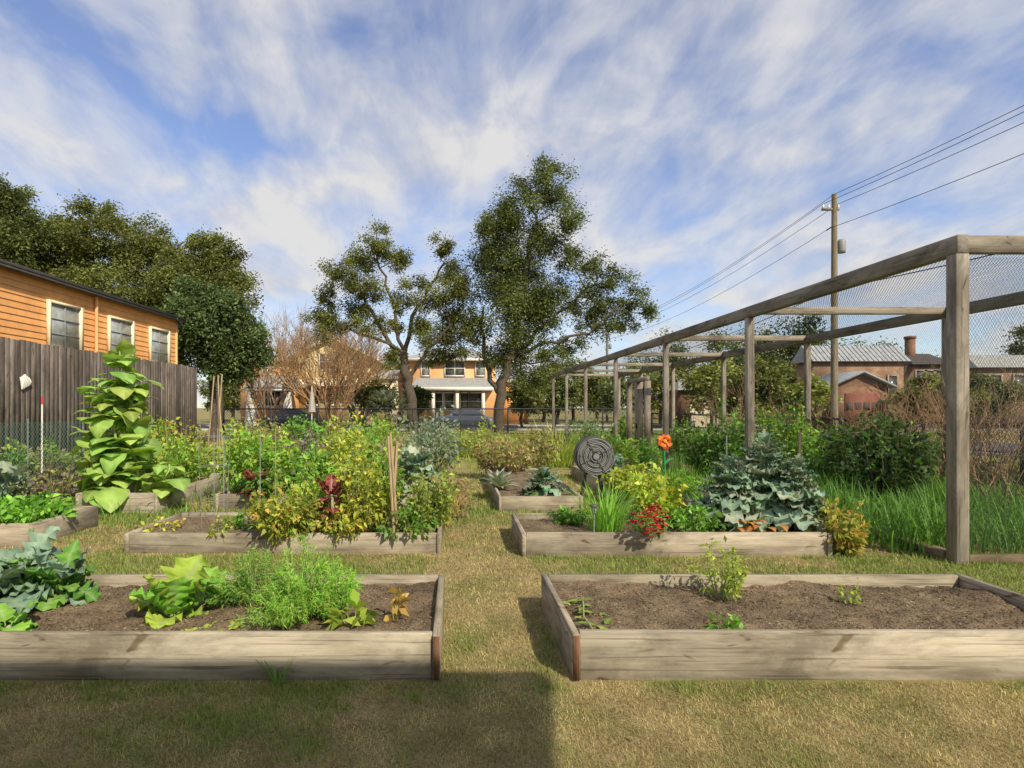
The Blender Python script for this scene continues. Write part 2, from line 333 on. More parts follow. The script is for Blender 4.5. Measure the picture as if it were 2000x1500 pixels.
# ------------------------------------------------------------ setting
g=Q();g.quad((-400,-60,0),(400,-60,0),(400,900,0),(-400,900,0));struct(g.build('ground',GROUND))
rd=Q().box(-120,120,40.5,48.5,-.1,.004);rd.box(17.4,24.5,-30,40.5,-.1,.0035);struct(rd.build('road',ASPH))
kb=Q().box(-120,17.2,40.2,40.48,-.05,.12).box(-120,120,48.52,50.2,-.05,.12).box(17.1,17.38,-30,40.1,-.05,.12)
struct(kb.build('pavement',CONC))
# grass blades (mown, mostly dry)
BEDS=[(-3.5,-.09,3.41,4.70),(.66,4.02,3.41,4.70),(-3.64,-.14,6.40,7.74),(.69,4.05,6.27,7.52),(.64,1.97,8.98,13.2),(2.66,4.1,9.1,13.6),(-3.78,-.5,9.2,10.8),(-5.75,-4.48,8.85,11.6),(-7.6,-4.8,6.7,7.97)]
def blades_grass(N_):
    y=2.3*(14/2.3)**rng.uniform(0,1,N_);x=gx(rng.uniform(-60,2060,N_),y)
    ok=np.ones(N_,bool)
    for a,b,c,d in BEDS: ok&=~((x>a)&(x<b)&(y>c)&(y<d))
    x,y=x[ok],y[ok];n=len(x)
    gm=vnoise(x*1.3,y*1.3,1)*.4+vnoise(x*4,y*4,2)*.35+vnoise(x*9,y*9,12)*.25
    z=.60+0*x
    z-=.28*((y>4.72)&(y<6.3)&((x<-.3)|(x>.8)));z-=.22*((y>7.7)&(y<9.2));z-=.22*(x>3.9)*(y>4.7);z-=.18*(y>8)
    z+=.06*((x>-.2)&(x<.7)&(y>3.7)&(y<6.5))
    z-=.34*np.exp(-((x-.05)**2/.03+(y-4.05)**2/.06));z-=.34*np.exp(-((x-.62)**2/.015+(y-4.0)**2/.4));z-=.18*np.exp(-(y-3.35)**2/.02)
    z-=.16*np.exp(-((x+1.1)**2/.02+(y-2.85)**2/.02));z-=.16*np.exp(-((x+.65)**2/.02+(y-2.7)**2/.02))
    gr=np.clip((gm-z)/.2+rng.normal(0,.4,n),0,1)[:,None]
    pat=(.7+.6*vnoise(x*6,y*6,21))[:,None]
    dry=np.array([.50,.395,.185])*pat*rng.uniform(.45,1.3,(n,1))+rng.uniform(-.02,.02,(n,3));gcol=np.array([.25,.32,.075])*rng.uniform(.5,1.4,(n,1))
    C=np.clip(dry*(1-gr)+gcol*gr,.01,1)
    hgt=(.017+.014*gr[:,0])*rng.uniform(.5,1.6,n)*np.clip(.6+y*.12,1,2.2);az=rng.uniform(0,6.28,n);tilt=rng.uniform(.3,1.9,n)*(1-.25*gr[:,0])
    wd=.0013*np.clip(y,1.8,14)*.55
    B=np.stack([x,y,np.zeros(n)],-1);sd=np.stack([-np.sin(az),np.cos(az),0*az],-1)*wd[:,None]
    D=np.stack([np.cos(az)*np.sin(tilt),np.sin(az)*np.sin(tilt),np.abs(np.cos(tilt))*.9+.12],-1)
    T=B+D*hgt[:,None]*1.2
    V=np.stack([B-sd,B+sd,T],1);Q_=Q();Q_.add(V.reshape(-1,3),np.arange(3*n).reshape(n,3),np.repeat(C,3,0),True)
    o=Q_.build('grass',GRASSM);o['kind']='stuff';o['label']='short dry tan lawn grass with green patches between the beds';return o
blades_grass(360000)
# unseen shelter added behind viewpoint, roof outline shaped to throw the large near-lawn shadow
sh=thing('unseen_shade_roof','unseen roof on timber posts added behind the viewpoint to shade the near lawn','shadow caster',(-5,-4,0))
rq=Q();cor=[(3.03,-.50),(2.05,-7.2),(-13,-7.2),(-13,-.50)]
V=[(x,y,3.9) for x,y in cor]+[(x,y,4.02) for x,y in cor];rq.add(V,[(0,1,2,3),(7,6,5,4),(0,4,5,1),(1,5,6,2),(2,6,7,3),(3,7,4,0)]);rq.build('roof',CONC,sh)
for x,y in ((1.6,-.7),(1.6,-7),(-5,-.7),(-5,-7),(-12.5,-.7),(-12.5,-7)): Q().box(x-.07,x+.07,y-.07,y+.07,0,3.895).build('post',WZ,sh)
# ------------------------------------------------------------ raised beds
def bed(label,x0,x1,y0,y1,h,soilz,chips=1500,t=.045,grid=.06,end=0.):
    r=thing('raised_bed',label,'garden bed',((x0+x1)/2,(y0+y1)/2,0),None)
    def tint(): v=random.uniform(.9,1.08);return (v,v*random.uniform(.97,1.0),v*random.uniform(.92,1.0))
    for (a,b,c,d,m) in ((x0+t,x1-t,y0+.02,y0+.02+t,WX),(x0+t,x1-t,y1-t-.01,y1-.01,WX),(x0,x0+t,y0,y1,WY),(x1-t,x1,y0,y1,WY)):
        Q().box(a+(.003 if m is WX else 0),b-(.003 if m is WX else 0),c,d,-.03,h+random.uniform(-.004,.004),tint()).build('plank',m,r,bevel=.006)
    if end:
        for xx in (x0,x1-t): Q().box(xx+.004,xx+t-.004,y0-.006,y0-.002,.01,h-.012,(.62*end,.36*end,.24*end)).build('end_grain',WZ,r)
    nx=max(6,int((x1-x0)/grid));ny=max(4,int((y1-y0)/grid));xs=np.linspace(x0+t*.6,x1-t*.6,nx);ys=np.linspace(y0+t*.9,y1-t*.7,ny);X,Y=np.meshgrid(xs,ys)
    Z=soilz+(vnoise(X*3,Y*3,4)-.5)*.06+(vnoise(X*11,Y*11,5)-.5)*.03+(vnoise(X*30,Y*30,8)-.5)*.016
    i=(np.arange(ny-1)*nx)[:,None];j=np.arange(nx-1)[None];q=Q();q.add(np.stack([X,Y,Z],-1).reshape(-1,3),np.stack([i+j,i+j+1,i+nx+j+1,i+nx+j],-1).reshape(-1,4))
    n=chips;cx=rng.uniform(x0+.06,x1-.06,n);cy=rng.uniform(y0+.08,y1-.07,n);cz=soilz+(vnoise(cx*3,cy*3,4)-.5)*.06+(vnoise(cx*11,cy*11,5)-.5)*.03+.004
    l=rng.uniform(.005,.023,n);D=rng.normal(size=(n,3))*np.array([1,1,.25]);C=np.array([1.,.98,.94])*rng.uniform(.4,1.9,(n,1))
    leafq(q,np.stack([cx,cy,cz],-1),D,l,l*.45,C,.1);q.build('soil',SOIL,r,True);return r
bed('near left grey plank bed holding cabbage, kale and feathery carrot tops',-3.5,-.09,3.43,4.68,.275,.215,14000,grid=.025,end=.8)
bed('near right grey plank bed, mostly bare dark soil with a few seedlings',.68,4.0,3.43,4.68,.28,.21,14000,grid=.025,end=1.1)
bed('second left plank bed overflowing with pepper plants and leaning bamboo stakes',-3.62,-.16,6.42,7.72,.22,.165,3000)
bed('second right plank bed with blue kale, red flowers and onions',.71,4.03,6.29,7.5,.25,.19,3000)
bed('long plank bed beside the hose reel with agave and drooping kale',.66,1.95,9.0,13.2,.235,.19,1500)
bed('long plank bed between the hose reel and the netted enclosure',2.68,4.05,9.1,13.6,.25,.2,1200)
bed('third left plank bed crowded with yellow and green bushes',-3.76,-.55,9.2,10.8,.24,.18,1000)
bed('plank bed under the tall big-leaved sunflower plant',-5.73,-4.5,8.87,11.6,.3,.22,1000)
bed('far left plank bed cut by the photo edge with leafy greens',-7.5,-4.82,6.7,7.95,.27,.2,1000)
bed('back left plank bed along the middle row behind the yellow bushes',-3.8,-.6,12.6,14.2,.24,.18,300)
bed('plank bed in front of the dark wooden fence',-8.2,-5.9,10.6,12.6,.25,.2,300)
# ------------------------------------------------------------ netted enclosure
XL,XR,ZT=5.14,8.6,3.35
ys=[6.03,10.3,14.4,18.9,23.3,27.3,31.]
en=thing('netted_enclosure','long weathered timber frame with netting roof on the right of the garden','enclosure',((XL+XR)/2,18.5,0))
for i,y in enumerate(ys):
    for X in (XL,XR):
        w=.068 if i==0 else .06
        Q().box(X-w,X+w,y-w,y+w,-.02,ZT-.192,[random.uniform(.85,1.1)]*3).build('post',WZ,en,bevel=.008)
for X,s in ((XL,-1),(XR,1)):
    for a,b in zip(ys[:-1],ys[1:]): Q().box(X-.06,X+.06,a+(-.07 if a==ys[0] else .002),b-.002,ZT-.19,ZT,[random.uniform(.85,1.1)]*3).build('beam',PY,en,bevel=.008)
for i,y in enumerate(ys): Q().box(XL+.063,XR-.063,y-.045,y+.045,ZT-(.18 if i==0 else .13),ZT-.004,[1.05 if i==0 else 1.5]*3).build('cross_beam',PX,en,bevel=.008)
for a,b in zip(ys[:-1],ys[1:]): Q().box(XL-.07,XL+.07,a+.1,b-.09,-.02,.1,(.85,.7,.55)).build('sill_timber',PY,en,bevel=.01)
Q().box(XL+.1,XR-.09,6.0,6.08,-.02,.09,(.8,.7,.55)).build('sill_timber',PX,en,bevel=.01)
NET1=netmat('roof_netting',(.04,.045,.05),.034,.18,(0,1));NET2=netmat('side_netting',(.05,.055,.05),.034,.095,(0,2));NET3=netmat('long_side_netting',(.06,.065,.07),.04,.08,(1,2))
q=Q()
def sagz(x,y): return ZT-.03-.10*math.sin(math.pi*(x-XL)/(XR-XL))*abs(math.sin(math.pi*(y-6)/4.2))
xs=np.linspace(XL,XR,8);yy=np.linspace(6.03,31,60)
V=[(x,y,sagz(x,y)) for y in yy for x in xs];q.add(V,[(i*8+j,i*8+j+1,i*8+9+j,i*8+8+j) for i in range(59) for j in range(7)]);q.build('roof_net',NET1,en)
Q().quad((XL+.08,6.1,.1),(XR-.08,6.1,.1),(XR-.08,6.1,ZT-.2),(XL+.08,6.1,ZT-.2)).build('front_net',NET2,en)
Q().quad((XR+.08,6.1,.1),(XR+.08,31,.1),(XR+.08,31,ZT-.2),(XR+.08,6.1,ZT-.2)).build('side_net',NET3,en)
gt=Q()
for y in (15.75,16.6,17.4): gt.box(XL-.08,XL+.06,y-.06,y+.06,0,2.3,(1,.95,.9))
gt.box(XL-.1,XL-.08,15.9,16.5,.1,2.1,(.9,.85,.8));gt.box(XL-.05,XL+.05,15.75,17.4,2.3,2.42)
gd=gt.build('gate',WZ,en);Q().box(XL-.14,XL-.11,16.35,16.38,1.,1.15).build('handle',BLACK,gd)
# ------------------------------------------------------------ wooden fence + orange building (left)
fx=-8.8
fe=thing('wooden_fence','tall dark grey board fence in front of the orange building','fence',(fx,14,0))
y=5.0
while y<19.9:
    q=Q();y1=min(y+2.4,20.0);yy=y
    while yy<y1-.02:
        v=random.uniform(.6,1.3);q.box(fx-.012+random.uniform(-.006,.006),fx+.012,yy+.004,min(yy+.14,y1)-.003,.05,2.95+random.uniform(-.03,.02),(v,v*.97,v*.93));yy+=.14
    q.build('board_panel',FEN,fe);Q().box(fx-.1,fx-.02,y-.05,y+.05,0,2.85).build('post',FEN,fe);y=y1
for z in (.5,1.5,2.5): Q().box(fx-.06,fx-.02,5,20,z,z+.09).build('rail',FEN,fe)
bx=-11.
ob=thing('apartment_building','orange lap-sided building with grey windows behind the board fence','building',(bx-4,17,0))
q=Q()
for k in range(30):
    z=k*.17;v=random.uniform(.93,1.07);q.quad((bx+.025,8,z),(bx+.025,23.2,z),(bx+.003,23.2,z+.17),(bx+.003,8,z+.17),(v,v,v));q.quad((bx,8,z),(bx,23.2,z),(bx+.025,23.2,z),(bx+.025,8,z),(.35,.3,.3))
q.box(bx-9,bx,8,23.2,0,5.05);q.build('wall',ORANGE,ob)
q=Q();q.box(bx-9.3,bx+.28,7.6,23.45,4.99,5.1,(.7,.7,.7));q.quad((bx+.28,7.6,5.11),(bx+.28,23.45,5.11),(bx-4.5,23.45,5.75),(bx-4.5,7.6,5.75));q.build('roof',ROOFD,ob)
Q().box(bx+.2,bx+.30,7.6,23.4,4.93,4.985).build('gutter',ROOFD,ob)
Q().tube([(bx+.08,17.9,4.95),(bx+.08,17.9,4.5),(bx+.08,17.9,0)],.05,8).build('downspout',ORANGE2,ob)
Q().box(bx-.02,bx+.045,23.08,23.22,0,4.98).build('corner_trim',ORANGE2,ob)
def window_x(parent,y0,y1,z0,z1,X,nm=2,nh=3):
    q=Q();f=.07
    q.box(X,X+.10,y0-f,y0,z0-f,z1+f).box(X,X+.10,y1,y1+.13,z0-f,z1+f).box(X,X+.10,y0,y1,z1,z1+f).box(X,X+.13,y0,y1,z0-f,z0)
    w=q.build('window',CREAM,parent);Q().box(X+.02,X+.04,y0,y1,z0,z1).build('pane',CURT,w)
    m=Q()
    for i in range(1,nm): yy=y0+(y1-y0)*i/nm;m.box(X+.04,X+.065,yy-.02,yy+.02,z0,z1)
    for i in range(1,nh): zz=z0+(z1-z0)*i/nh;m.box(X+.04,X+.062,y0,y1,zz-.015,zz+.015)
    m.build('muntin',WIRE,w)
for y0 in (12.6,15.85,18.6,21.1): window_x(ob,y0,y0+1.25,3.2,4.42,bx+.02)
q=Q();bx2=fx+.03
yk=8.8*1150/845;zk=gz(745,yk)
for i in range(5): q.tube([(bx2,yk-.1+.05*i,zk+.14-.03*abs(i-2)),(bx2+.03,yk-.1+.05*i,zk),(bx2+.02,yk-.09+.045*i,zk-.16+.02*i)],[.025,.04,.02],6,(1,1,1),True)
tag(q.build('cloth',WHITE,None,True,loc=(bx2,yk,zk)),'small pale cloth hung on the board fence','cloth')
# ------------------------------------------------------------ far perimeter fence (black wire)
def wire_fence(label,p,q_,h,step):
    p=np.array(p);q_=np.array(q_);L_=np.linalg.norm(q_-p);n=int(L_/step);d=(q_-p)/L_
    r=thing('wire_fence',label,'fence',((p+q_)/2)[:3])
    for i in range(n+1):
        a=p+d*L_*i/n;Q().box(a[0]-.04,a[0]+.04,a[1]-.04,a[1]+.04,0,h+.05).build('post',BLACK,r)
    for z,w in ((h,.07),(.12,.05),(h*.55,.03)): Q().bar(p+UP*z,q_+UP*z,.05,w).build('rail',BLACK,r)
    hor=abs(d[0])>.5
    Q().quad(p+UP*.1,q_+UP*.1,q_+UP*h,p+UP*h).build('wire_panel',FNET if hor else FNET2,r);return r
FNET=netmat('fence_wire',(.03,.03,.03),.1,.14,(0,2));FNET2=netmat('fence_wire_side',(.03,.03,.03),.1,.14,(1,2))
wire_fence('black wire fence across the back of the garden before the street',(-13,33.,0),(10.9,33.,0),1.5,2.4)
wire_fence('low black wire fence along the right side beyond the netted enclosure',(11,6,0),(11,33,0),1.25,2.7)
# ------------------------------------------------------------ houses
def window_y(parent,x0,x1,z0,z1,Y,fm=WHITE,f=.12,nm=1,gl=GLASS,name='window'):
    q=Q();q.box(x0-f,x0,Y-.1,Y,z0-f,z1+f).box(x1,x1+f,Y-.1,Y,z0-f,z1+f).box(x0,x1,Y-.1,Y,z1,z1+f).box(x0,x1,Y-.13,Y,z0-f,z0)
    q.box(x0,x1,Y-.08,Y-.035,(z0+z1)/2-.03,(z0+z1)/2+.03)
    for i in range(1,nm): xx=x0+(x1-x0)*i/nm;q.box(xx-.05,xx+.05,Y-.085,Y-.036,z0,z1)
    w=q.build(name,fm,parent);Q().box(x0,x1,Y-.03,Y-.01,z0,z1).build('pane',gl,w);return w
def roof_x(x0,x1,y0,y1,z0,z1,hip=0):   # ridge along x, slopes facing -y/+y
    q=Q();ym=(y0+y1)/2;a,b=(x0,y0,z0),(x1,y0,z0);c,d=(x1,y1,z0),(x0,y1,z0);e,f=(x0+hip,ym,z1),(x1-hip,ym,z1)
    q.quad(a,b,f,e).quad(c,d,e,f).tri(b,c,f).tri(d,a,e);q.quad((x0,y0,z0-.01),(x0,y1,z0-.01),(x1,y1,z0-.01),(x1,y0,z0-.01));return q
def gable_y(q,x0,x1,Y,z0,z1): q.tri((x0,Y,z0),(x1,Y,z0),((x0+x1)/2,Y,z1))
def roof_y(x0,x1,y0,y1,z0,z1,t=.18):
    q=Q();xm=(x0+x1)/2
    for s,xa in ((1,x0),(-1,x1)):
        V=[(xa,y0,z0),(xm,y0,z1),(xm,y0,z1+t),(xa,y0,z0+t),(xa,y1,z0),(xm,y1,z1),(xm,y1,z1+t),(xa,y1,z0+t)]
        q.add(V,[(0,1,2,3),(7,6,5,4),(0,4,5,1),(3,2,6,7),(0,3,7,4)])
    return q
def X(px,Y): return gx(px,Y)
def Z(py,Y): return gz(py,Y)
# middle orange house
Y=55.;h=thing('house','two storey orange house with grey porch roof between the two live oaks','house',(X(890,Y),Y,0))
x0,x1=X(800,Y),X(968,Y);ze=Z(701,Y)
Q().box(x0,x1,Y,Y+9,0,ze).build('wall',ORANGE2,h)
r=roof_x(x0-.6,x1+.6,Y-.7,Y+9.7,ze,Z(672,Y),3.0).build('roof',ROOFG,h)
Q().box(x0-.6,x1+.6,Y-.72,Y-.62,ze-.22,ze+.02).build('fascia',WHITE,h)
window_y(h,X(870,Y),X(906,Y),Z(733,Y),Z(706,Y),Y,nm=2);window_y(h,X(824,Y),X(838,Y),Z(733,Y),Z(706,Y),Y,gl=CURT);window_y(h,X(930,Y),X(946,Y),Z(733,Y),Z(706,Y),Y,gl=CURT)
px0,px1=X(812,Y),X(962,Y);py=Y-2.6
q=Q();q.quad((px0-.3,py-.3,Z(757,py)),(px1+.3,py-.3,Z(757,py)),(px1-.1,Y-.02,Z(738,Y)),(px0+.1,Y-.02,Z(738,Y)),).box(px0,px1,py,Y-.03,Z(762,py),Z(757.5,py));q.build('porch_roof',ROOFG,h)
Q().box(px0-.3,px1+.3,py-.34,py-.28,Z(763,py),Z(756,py)).build('porch_fascia',WHITE,h)
for p in (846,893,944): Q().box(X(p,py)-.14,X(p,py)+.14,py-.1,py+.18,.3,Z(763,py)).build('porch_column',WHITE,h)
Q().box(px0,px1,py-.1,Y-.02,0,.3).build('porch_floor',CONC,h)
for a,b in ((851,886),(900,915),(918,940)):window_y(h,X(a,Y),X(b,Y),Z(800,Y),Z(768,Y),Y,nm=2 if b-a>25 else 1)
window_y(h,X(822,Y),X(838,Y),Z(797,Y),Z(768,Y),Y)
Q().box(x1,X(1035,Y),Y+1,Y+8,0,Z(745,Y)).build('side_wing',ORANGE,h);roof_x(x1-.01,X(1040,Y),Y+.5,Y+8.5,Z(745,Y),Z(728,Y),1.5).build('wing_roof',ROOFG,h)
window_y(h,X(1008,Y),X(1016,Y),Z(785,Y),Z(768,Y),Y+1)
# cream gable house
Y=53.;h=thing('house','yellow gabled house with cream trim behind the bare crepe myrtle','house',(X(660,Y),Y,0))
x0,x1=X(568,Y),X(725,Y);q=Q().box(x0,x1,Y,Y+10,0,Z(700,Y));gable_y(q,x0,x1,Y-.001,Z(700,Y),Z(664,Y));q.build('wall',YELLOW,h)
roof_y(x0-.6,x1+.6,Y-.6,Y+10.4,Z(705,Y),Z(662,Y)).build('roof',CREAM,h)
window_y(h,X(625,Y),X(648,Y),Z(722,Y),Z(692,Y),Y,nm=2);window_y(h,X(690,Y),X(706,Y),Z(722,Y),Z(700,Y),Y)
for a,b in ((600,622),(640,662),(692,714)):window_y(h,X(a,Y),X(b,Y),Z(790,Y),Z(758,Y),Y,nm=2)
Q().box(x1,X(770,Y),Y+2,Y+9,0,Z(738,Y)).build('side_wing',CREAM,h);roof_x(x1-.1,X(772,Y),Y+1.6,Y+9.4,Z(738,Y),Z(715,Y)).build('wing_roof',ROOFG,h)
q=Q();q.quad((x0,Y-1.5,Z(752,Y)),(x1,Y-1.5,Z(752,Y)),(x1,Y-.02,Z(742,Y)),(x0,Y-.02,Z(742,Y)));q.box(x0,x1,Y-1.5,Y-.03,Z(756,Y),Z(752.5,Y));q.build('porch_roof',CREAM,h)
# bungalow with porch
Y=50.;h=thing('bungalow','orange bungalow with grey hip porch roof and white porch piers beside the magnolia','house',(X(525,Y),Y,0))
x0,x1=X(470,Y),X(566,Y);Q().box(x0,x1,Y,Y+9,0,Z(705,Y)).build('wall',ORANGE2,h)
roof_x(x0-.5,x1+.3,Y-.5,Y+9.5,Z(705,Y),Z(690,Y),2).build('roof',ROOFG,h);window_y(h,X(514,Y),X(532,Y),Z(730,Y),Z(711,Y),Y,nm=2,gl=CURT)
py=Y-2.5;q=Q();a0,a1=X(474,py),X(584,py);zt,zb=Z(733,Y),Z(757,py)
q.quad((a0,py-.3,zb),(a1,py-.3,zb),(a1-1.,Y-.02,zt),(a0+1.,Y-.02,zt)).tri((a0,py-.3,zb),(a0+1.,Y-.02,zt),(a0,Y-.02,zb)).tri((a1,py-.3,zb),(a1,Y-.02,zb),(a1-1.,Y-.02,zt)).quad((a0,py-.3,zb-.01),(a0,Y-.02,zb-.01),(a1,Y-.02,zb-.01),(a1,py-.3,zb-.01));q.build('porch_roof',ROOFG,h)
Q().box(a0+.15,a1-.15,py-.2,py+.1,zb-.28,zb-.02).build('porch_beam',WHITE,h)
for p in (490,562):
    xc=X(p,py);Q().add([(xc+i*w,py+.02+j*w*.5,z) for z,w in ((0,.45),(zb-.28,.26)) for i,j in ((-1,-1),(1,-1),(1,1),(-1,1))],[(0,4,5,1),(1,5,6,2),(2,6,7,3),(3,7,4,0)]).build('porch_pier',WHITE,h)
window_y(h,X(512,Y),X(550,Y),Z(792,Y),Z(763,Y),Y,nm=3)
# right side buildings
BRN=plain('brown_trim',(.30,.24,.18),.7,.2)
Y=46.;h=thing('brick_building','brown brick building with pale metal roof seen through the netting','building',(X(1672,Y),Y,0))
x0,x1=X(1590,Y),X(1765,Y);Q().box(x0,x1,Y,Y+2.4,0,Z(706,Y)).build('wall',BRICK2,h)
q=roof_x(x0-.3,x1+.3,Y-.4,Y+2.8,Z(706,Y),Z(672,Y),0);q.build('roof',ROOFM,h)
q=Q()
for i in range(20):
    xx=x0+(x1-x0)*i/19;q.bar((xx,Y-.4,Z(706,Y)+.03),(xx,Y+1.2,Z(672,Y)+.03),.05,.05)
q.build('roof_seam',ROOFM,h);window_y(h,X(1735,Y),X(1750,Y),Z(775,Y),Z(735,Y),Y,BRN)
Y=38.;h=thing('garage','dark red gabled garage in front of the metal roofed brick building','garage',(X(1680,Y),Y,0))
x0,x1=X(1625,Y),X(1735,Y);q=Q().box(x0,x1,Y,Y+3,0,Z(756,Y));gable_y(q,x0,x1,Y-.001,Z(756,Y),Z(730,Y));q.build('wall',BRICK,h);roof_y(x0-.3,x1+.3,Y-.4,Y+3.3,Z(758,Y),Z(728,Y),.12).build('roof',ROOFM,h)
dr=Q().box(X(1650,Y),X(1716,Y),Y-.06,Y-.01,0,Z(768,Y)).build('door',REDP,h)
q=Q()
for i in range(4): q.box(X(1652+16.5*i,Y),X(1664+16.5*i,Y),Y-.08,Y-.065,1.4,1.9)
q.build('door_panel',ROOFD,dr)
for i,(a,b,zt,zr,Y,m,lab) in enumerate(((1785,1850,712,688,52,BRICK2,'tan brick house with a tall red chimney'),(1910,2080,718,690,44,BRICK2,'brown brick house at the right photo edge beyond the netting'),(1330,1420,762,742,46,BRICK,'low red brick building with a pale arched door beyond the enclosure'))):
    h=thing('brick_house',lab,'house',(X((a+b)/2,Y),Y,0));x0,x1=X(a,Y),X(b,Y);Q().box(x0,x1,Y,Y+3.,0,Z(zt,Y)).build('wall',m,h);rf=roof_x(x0-.4,x1+.4,Y-.4,Y+3.4,Z(zt,Y),Z(zr,Y),.8).build('roof',ROOFG if i else ROOFD,h)
    if i==0:
        xc=X(1803,Y);q=Q().box(xc-.27,xc+.27,Y+1.2,Y+1.8,Z(zt,Y),Z(655,Y)-.15).box(xc-.32,xc+.32,Y+1.15,Y+1.85,Z(655,Y)-.15,Z(655,Y)+.1);q.build('chimney',BRICK,rf)
    if i<2:
        for k in range(3): xx=x0+(x1-x0)*(k+.7)/3.6;window_y(h,xx-.4,xx+.4,Z(zt,Y)-1.9,Z(zt,Y)-.6,Y,BRN)
    else:
        xc=X(1375,Y);q=Q();n=12;r_=1.1
        for k in range(n):
            t0,t1=math.pi*k/n,math.pi*(k+1)/n;q.quad((xc+r_*math.cos(t0),Y-.05,0),(xc+r_*math.cos(t1),Y-.05,0),(xc+r_*math.cos(t1),Y-.05,1.6+1.1*math.sin(t1)),(xc+r_*math.cos(t0),Y-.05,1.6+1.1*math.sin(t0)))
        q.build('door',CREAM,h)
# ------------------------------------------------------------ utility poles and wires
PXX=16.72
def pole(label,y,hh):
    x=PXX;r=thing('utility_pole',label,'utility pole',(x,y,0),)
    Q().tube([(x,y,-.1),(x,y,hh*.5),(x,y,hh)],[.16,.14,.11],10,cap=True).build('pole',POLEM,r,True)
    Q().box(x-.55,x+.2,y-.05,y+.05,hh-.72,hh-.63).build('crossarm',POLEM,r)
    for dx in (-.5,-.25,.17): Q().lathe([(.0,hh-.63),(.04,hh-.62),(.05,hh-.55),(.03,hh-.5),(.04,hh-.45),(0,hh-.43)],x+dx,y,8).build('insulator',WHITE,r,True)
    Q().lathe([(0,hh-2.6),(.15,hh-2.6),(.17,hh-2.5),(.17,hh-2.1),(.12,hh-2.0),(0,hh-1.98)],x+.32,y,12).build('transformer',WIRE,r,True)
    Q().bar((x-.35,y,hh-1.6),(x+.1,y,hh-1.3),.05,.05).build('brace',BLACK,r)
pole('tall wooden utility pole with small transformer rising behind the netted enclosure',26.,11.0)
pole('distant thin utility pole farther down the wire line',65.,10.6);pole('utility pole beside the side street behind the viewpoint',-14.,11.4)
for i,(dx,dz) in enumerate(((-.5,-.43),(.17,-.43),(0,0),(-.2,-1.5),(-.12,-4.2))):
    q=Q()
    for (ya,za),(yb,zb) in (((-14,11.4),(26,11.)),((26,11.),(65,10.6))):
        t=np.linspace(0,1,25);q.tube(np.stack([np.full(25,PXX+dx),ya+(yb-ya)*t,za+(zb-za)*t+dz-.9*4*t*(1-t)],-1),.012 if i<4 else .02,4)
    tag(q.build('power_line',BLACK,None,loc=(PXX,26,11)),('black power line strung between the utility poles' if i<4 else 'lowest cable on the utility poles, well below the other wires'),'power line','power lines on the poles' if i<4 else None)
# ------------------------------------------------------------ parked cars, umbrella
def car(label,px,Y,L_,colr,hood=1):
    x0=X(px,Y);r=thing('parked_car',label,'car',(x0,Y,0));hw=.88
    M=plain('car_paint',colr,.3,.05,spec=.6)
    st=[(-.5,.42,.62,.66),(-.48,.25,.72,.84),(-.36,.2,.82,.98),(-.22,.2,.86,1.0),(.02,.2,.86,1.0),(.25,.2,.86,.99),(.33,.2,.84,.96),(.47,.24,.76,.84),(.5,.4,.62,.66)]
    def loft(stn,cap=True):
        V=[];m=8
        for s in stn: V+=s
        f=[(i*m+j,i*m+(j+1)%m,i*m+m+(j+1)%m,i*m+m+j) for i in range(len(stn)-1) for j in range(m)]
        f+=[(0,1,2,3),(0,3,4,7),(4,5,6,7)];k=(len(stn)-1)*m;f+=[(k+3,k+2,k+1,k),(k+7,k+4,k+3,k),(k+7,k+6,k+5,k+4)]
        return Q().add(V,f)
    ring=lambda x,a,b,c,w=1:[(x,Y-hw*w*.9,a),(x,Y-hw*w,b-.2),(x,Y-hw*w,b),(x,Y-hw*w*.85,c),(x,Y+hw*w*.85,c),(x,Y+hw*w,b),(x,Y+hw*w,b-.2),(x,Y+hw*w*.9,a)]
    loft([ring(x0+a*L_*hood,b,c,d,.9 if abs(a)==.5 else 1) for a,b,c,d in st]).build('body',M,r,True)
    cr=lambda x,z:[(x,Y-hw*.84,.95),(x,Y-hw*.80,.95+(z-.95)*.5),(x,Y-hw*.72,.95+(z-.95)*.9),(x,Y-hw*.5,z),(x,Y+hw*.5,z),(x,Y+hw*.72,.95+(z-.95)*.9),(x,Y+hw*.80,.95+(z-.95)*.5),(x,Y+hw*.84,.95)]
    loft([cr(x0+a*L_*hood,z) for a,z in ((-.36,.97),(-.22,1.40),(-.05,1.46),(.1,1.43),(.29,.97))]).build('cabin',M,r,True)
    for a,b,c,d in ((-.27,-.19,-.06,-.06),(-.05,-.05,.08,.19)):
        yw=Y-hw*.84-.012;Q().quad((x0+a*L_*hood,yw,1.0),(x0+d*L_*hood,yw,1.0),(x0+c*L_*hood,yw+.16,1.36),(x0+b*L_*hood,yw+.16,1.36)).build('window',GLASS,r)
    for a in (-.31,.31):
        xc=x0+a*L_
        for yy in (Y-hw-.01,Y+hw-.19):
            t=Q().tube([(xc,yy,.32),(xc,yy+.1,.32),(xc,yy+.2,.32)],.32,18,(.6,.6,.6),True).build('wheel',BLACK,r)
            if yy<Y: Q().tube([(xc,Y-hw-.03,.32),(xc,Y-hw-.02,.32),(xc,Y-hw-.013,.32)],.19,14,cap=True).build('rim',WIRE,t)
    Q().box(x0+.488*L_*hood-.03,x0+.488*L_*hood+.03,Y-hw*.8,Y-hw*.5,.66,.76).build('headlight',WHITE,r)
car('dark car parked on the street behind the closed umbrella',578,43.,4.5,(.03,.035,.045))
car('silver car parked on the street between the two live oak trunks',905,43.,4.4,(.45,.47,.50),-1)
Yu=30.;um=thing('patio_umbrella','closed pale patio umbrella near the back fence','umbrella',(X(609,Yu),Yu,0))
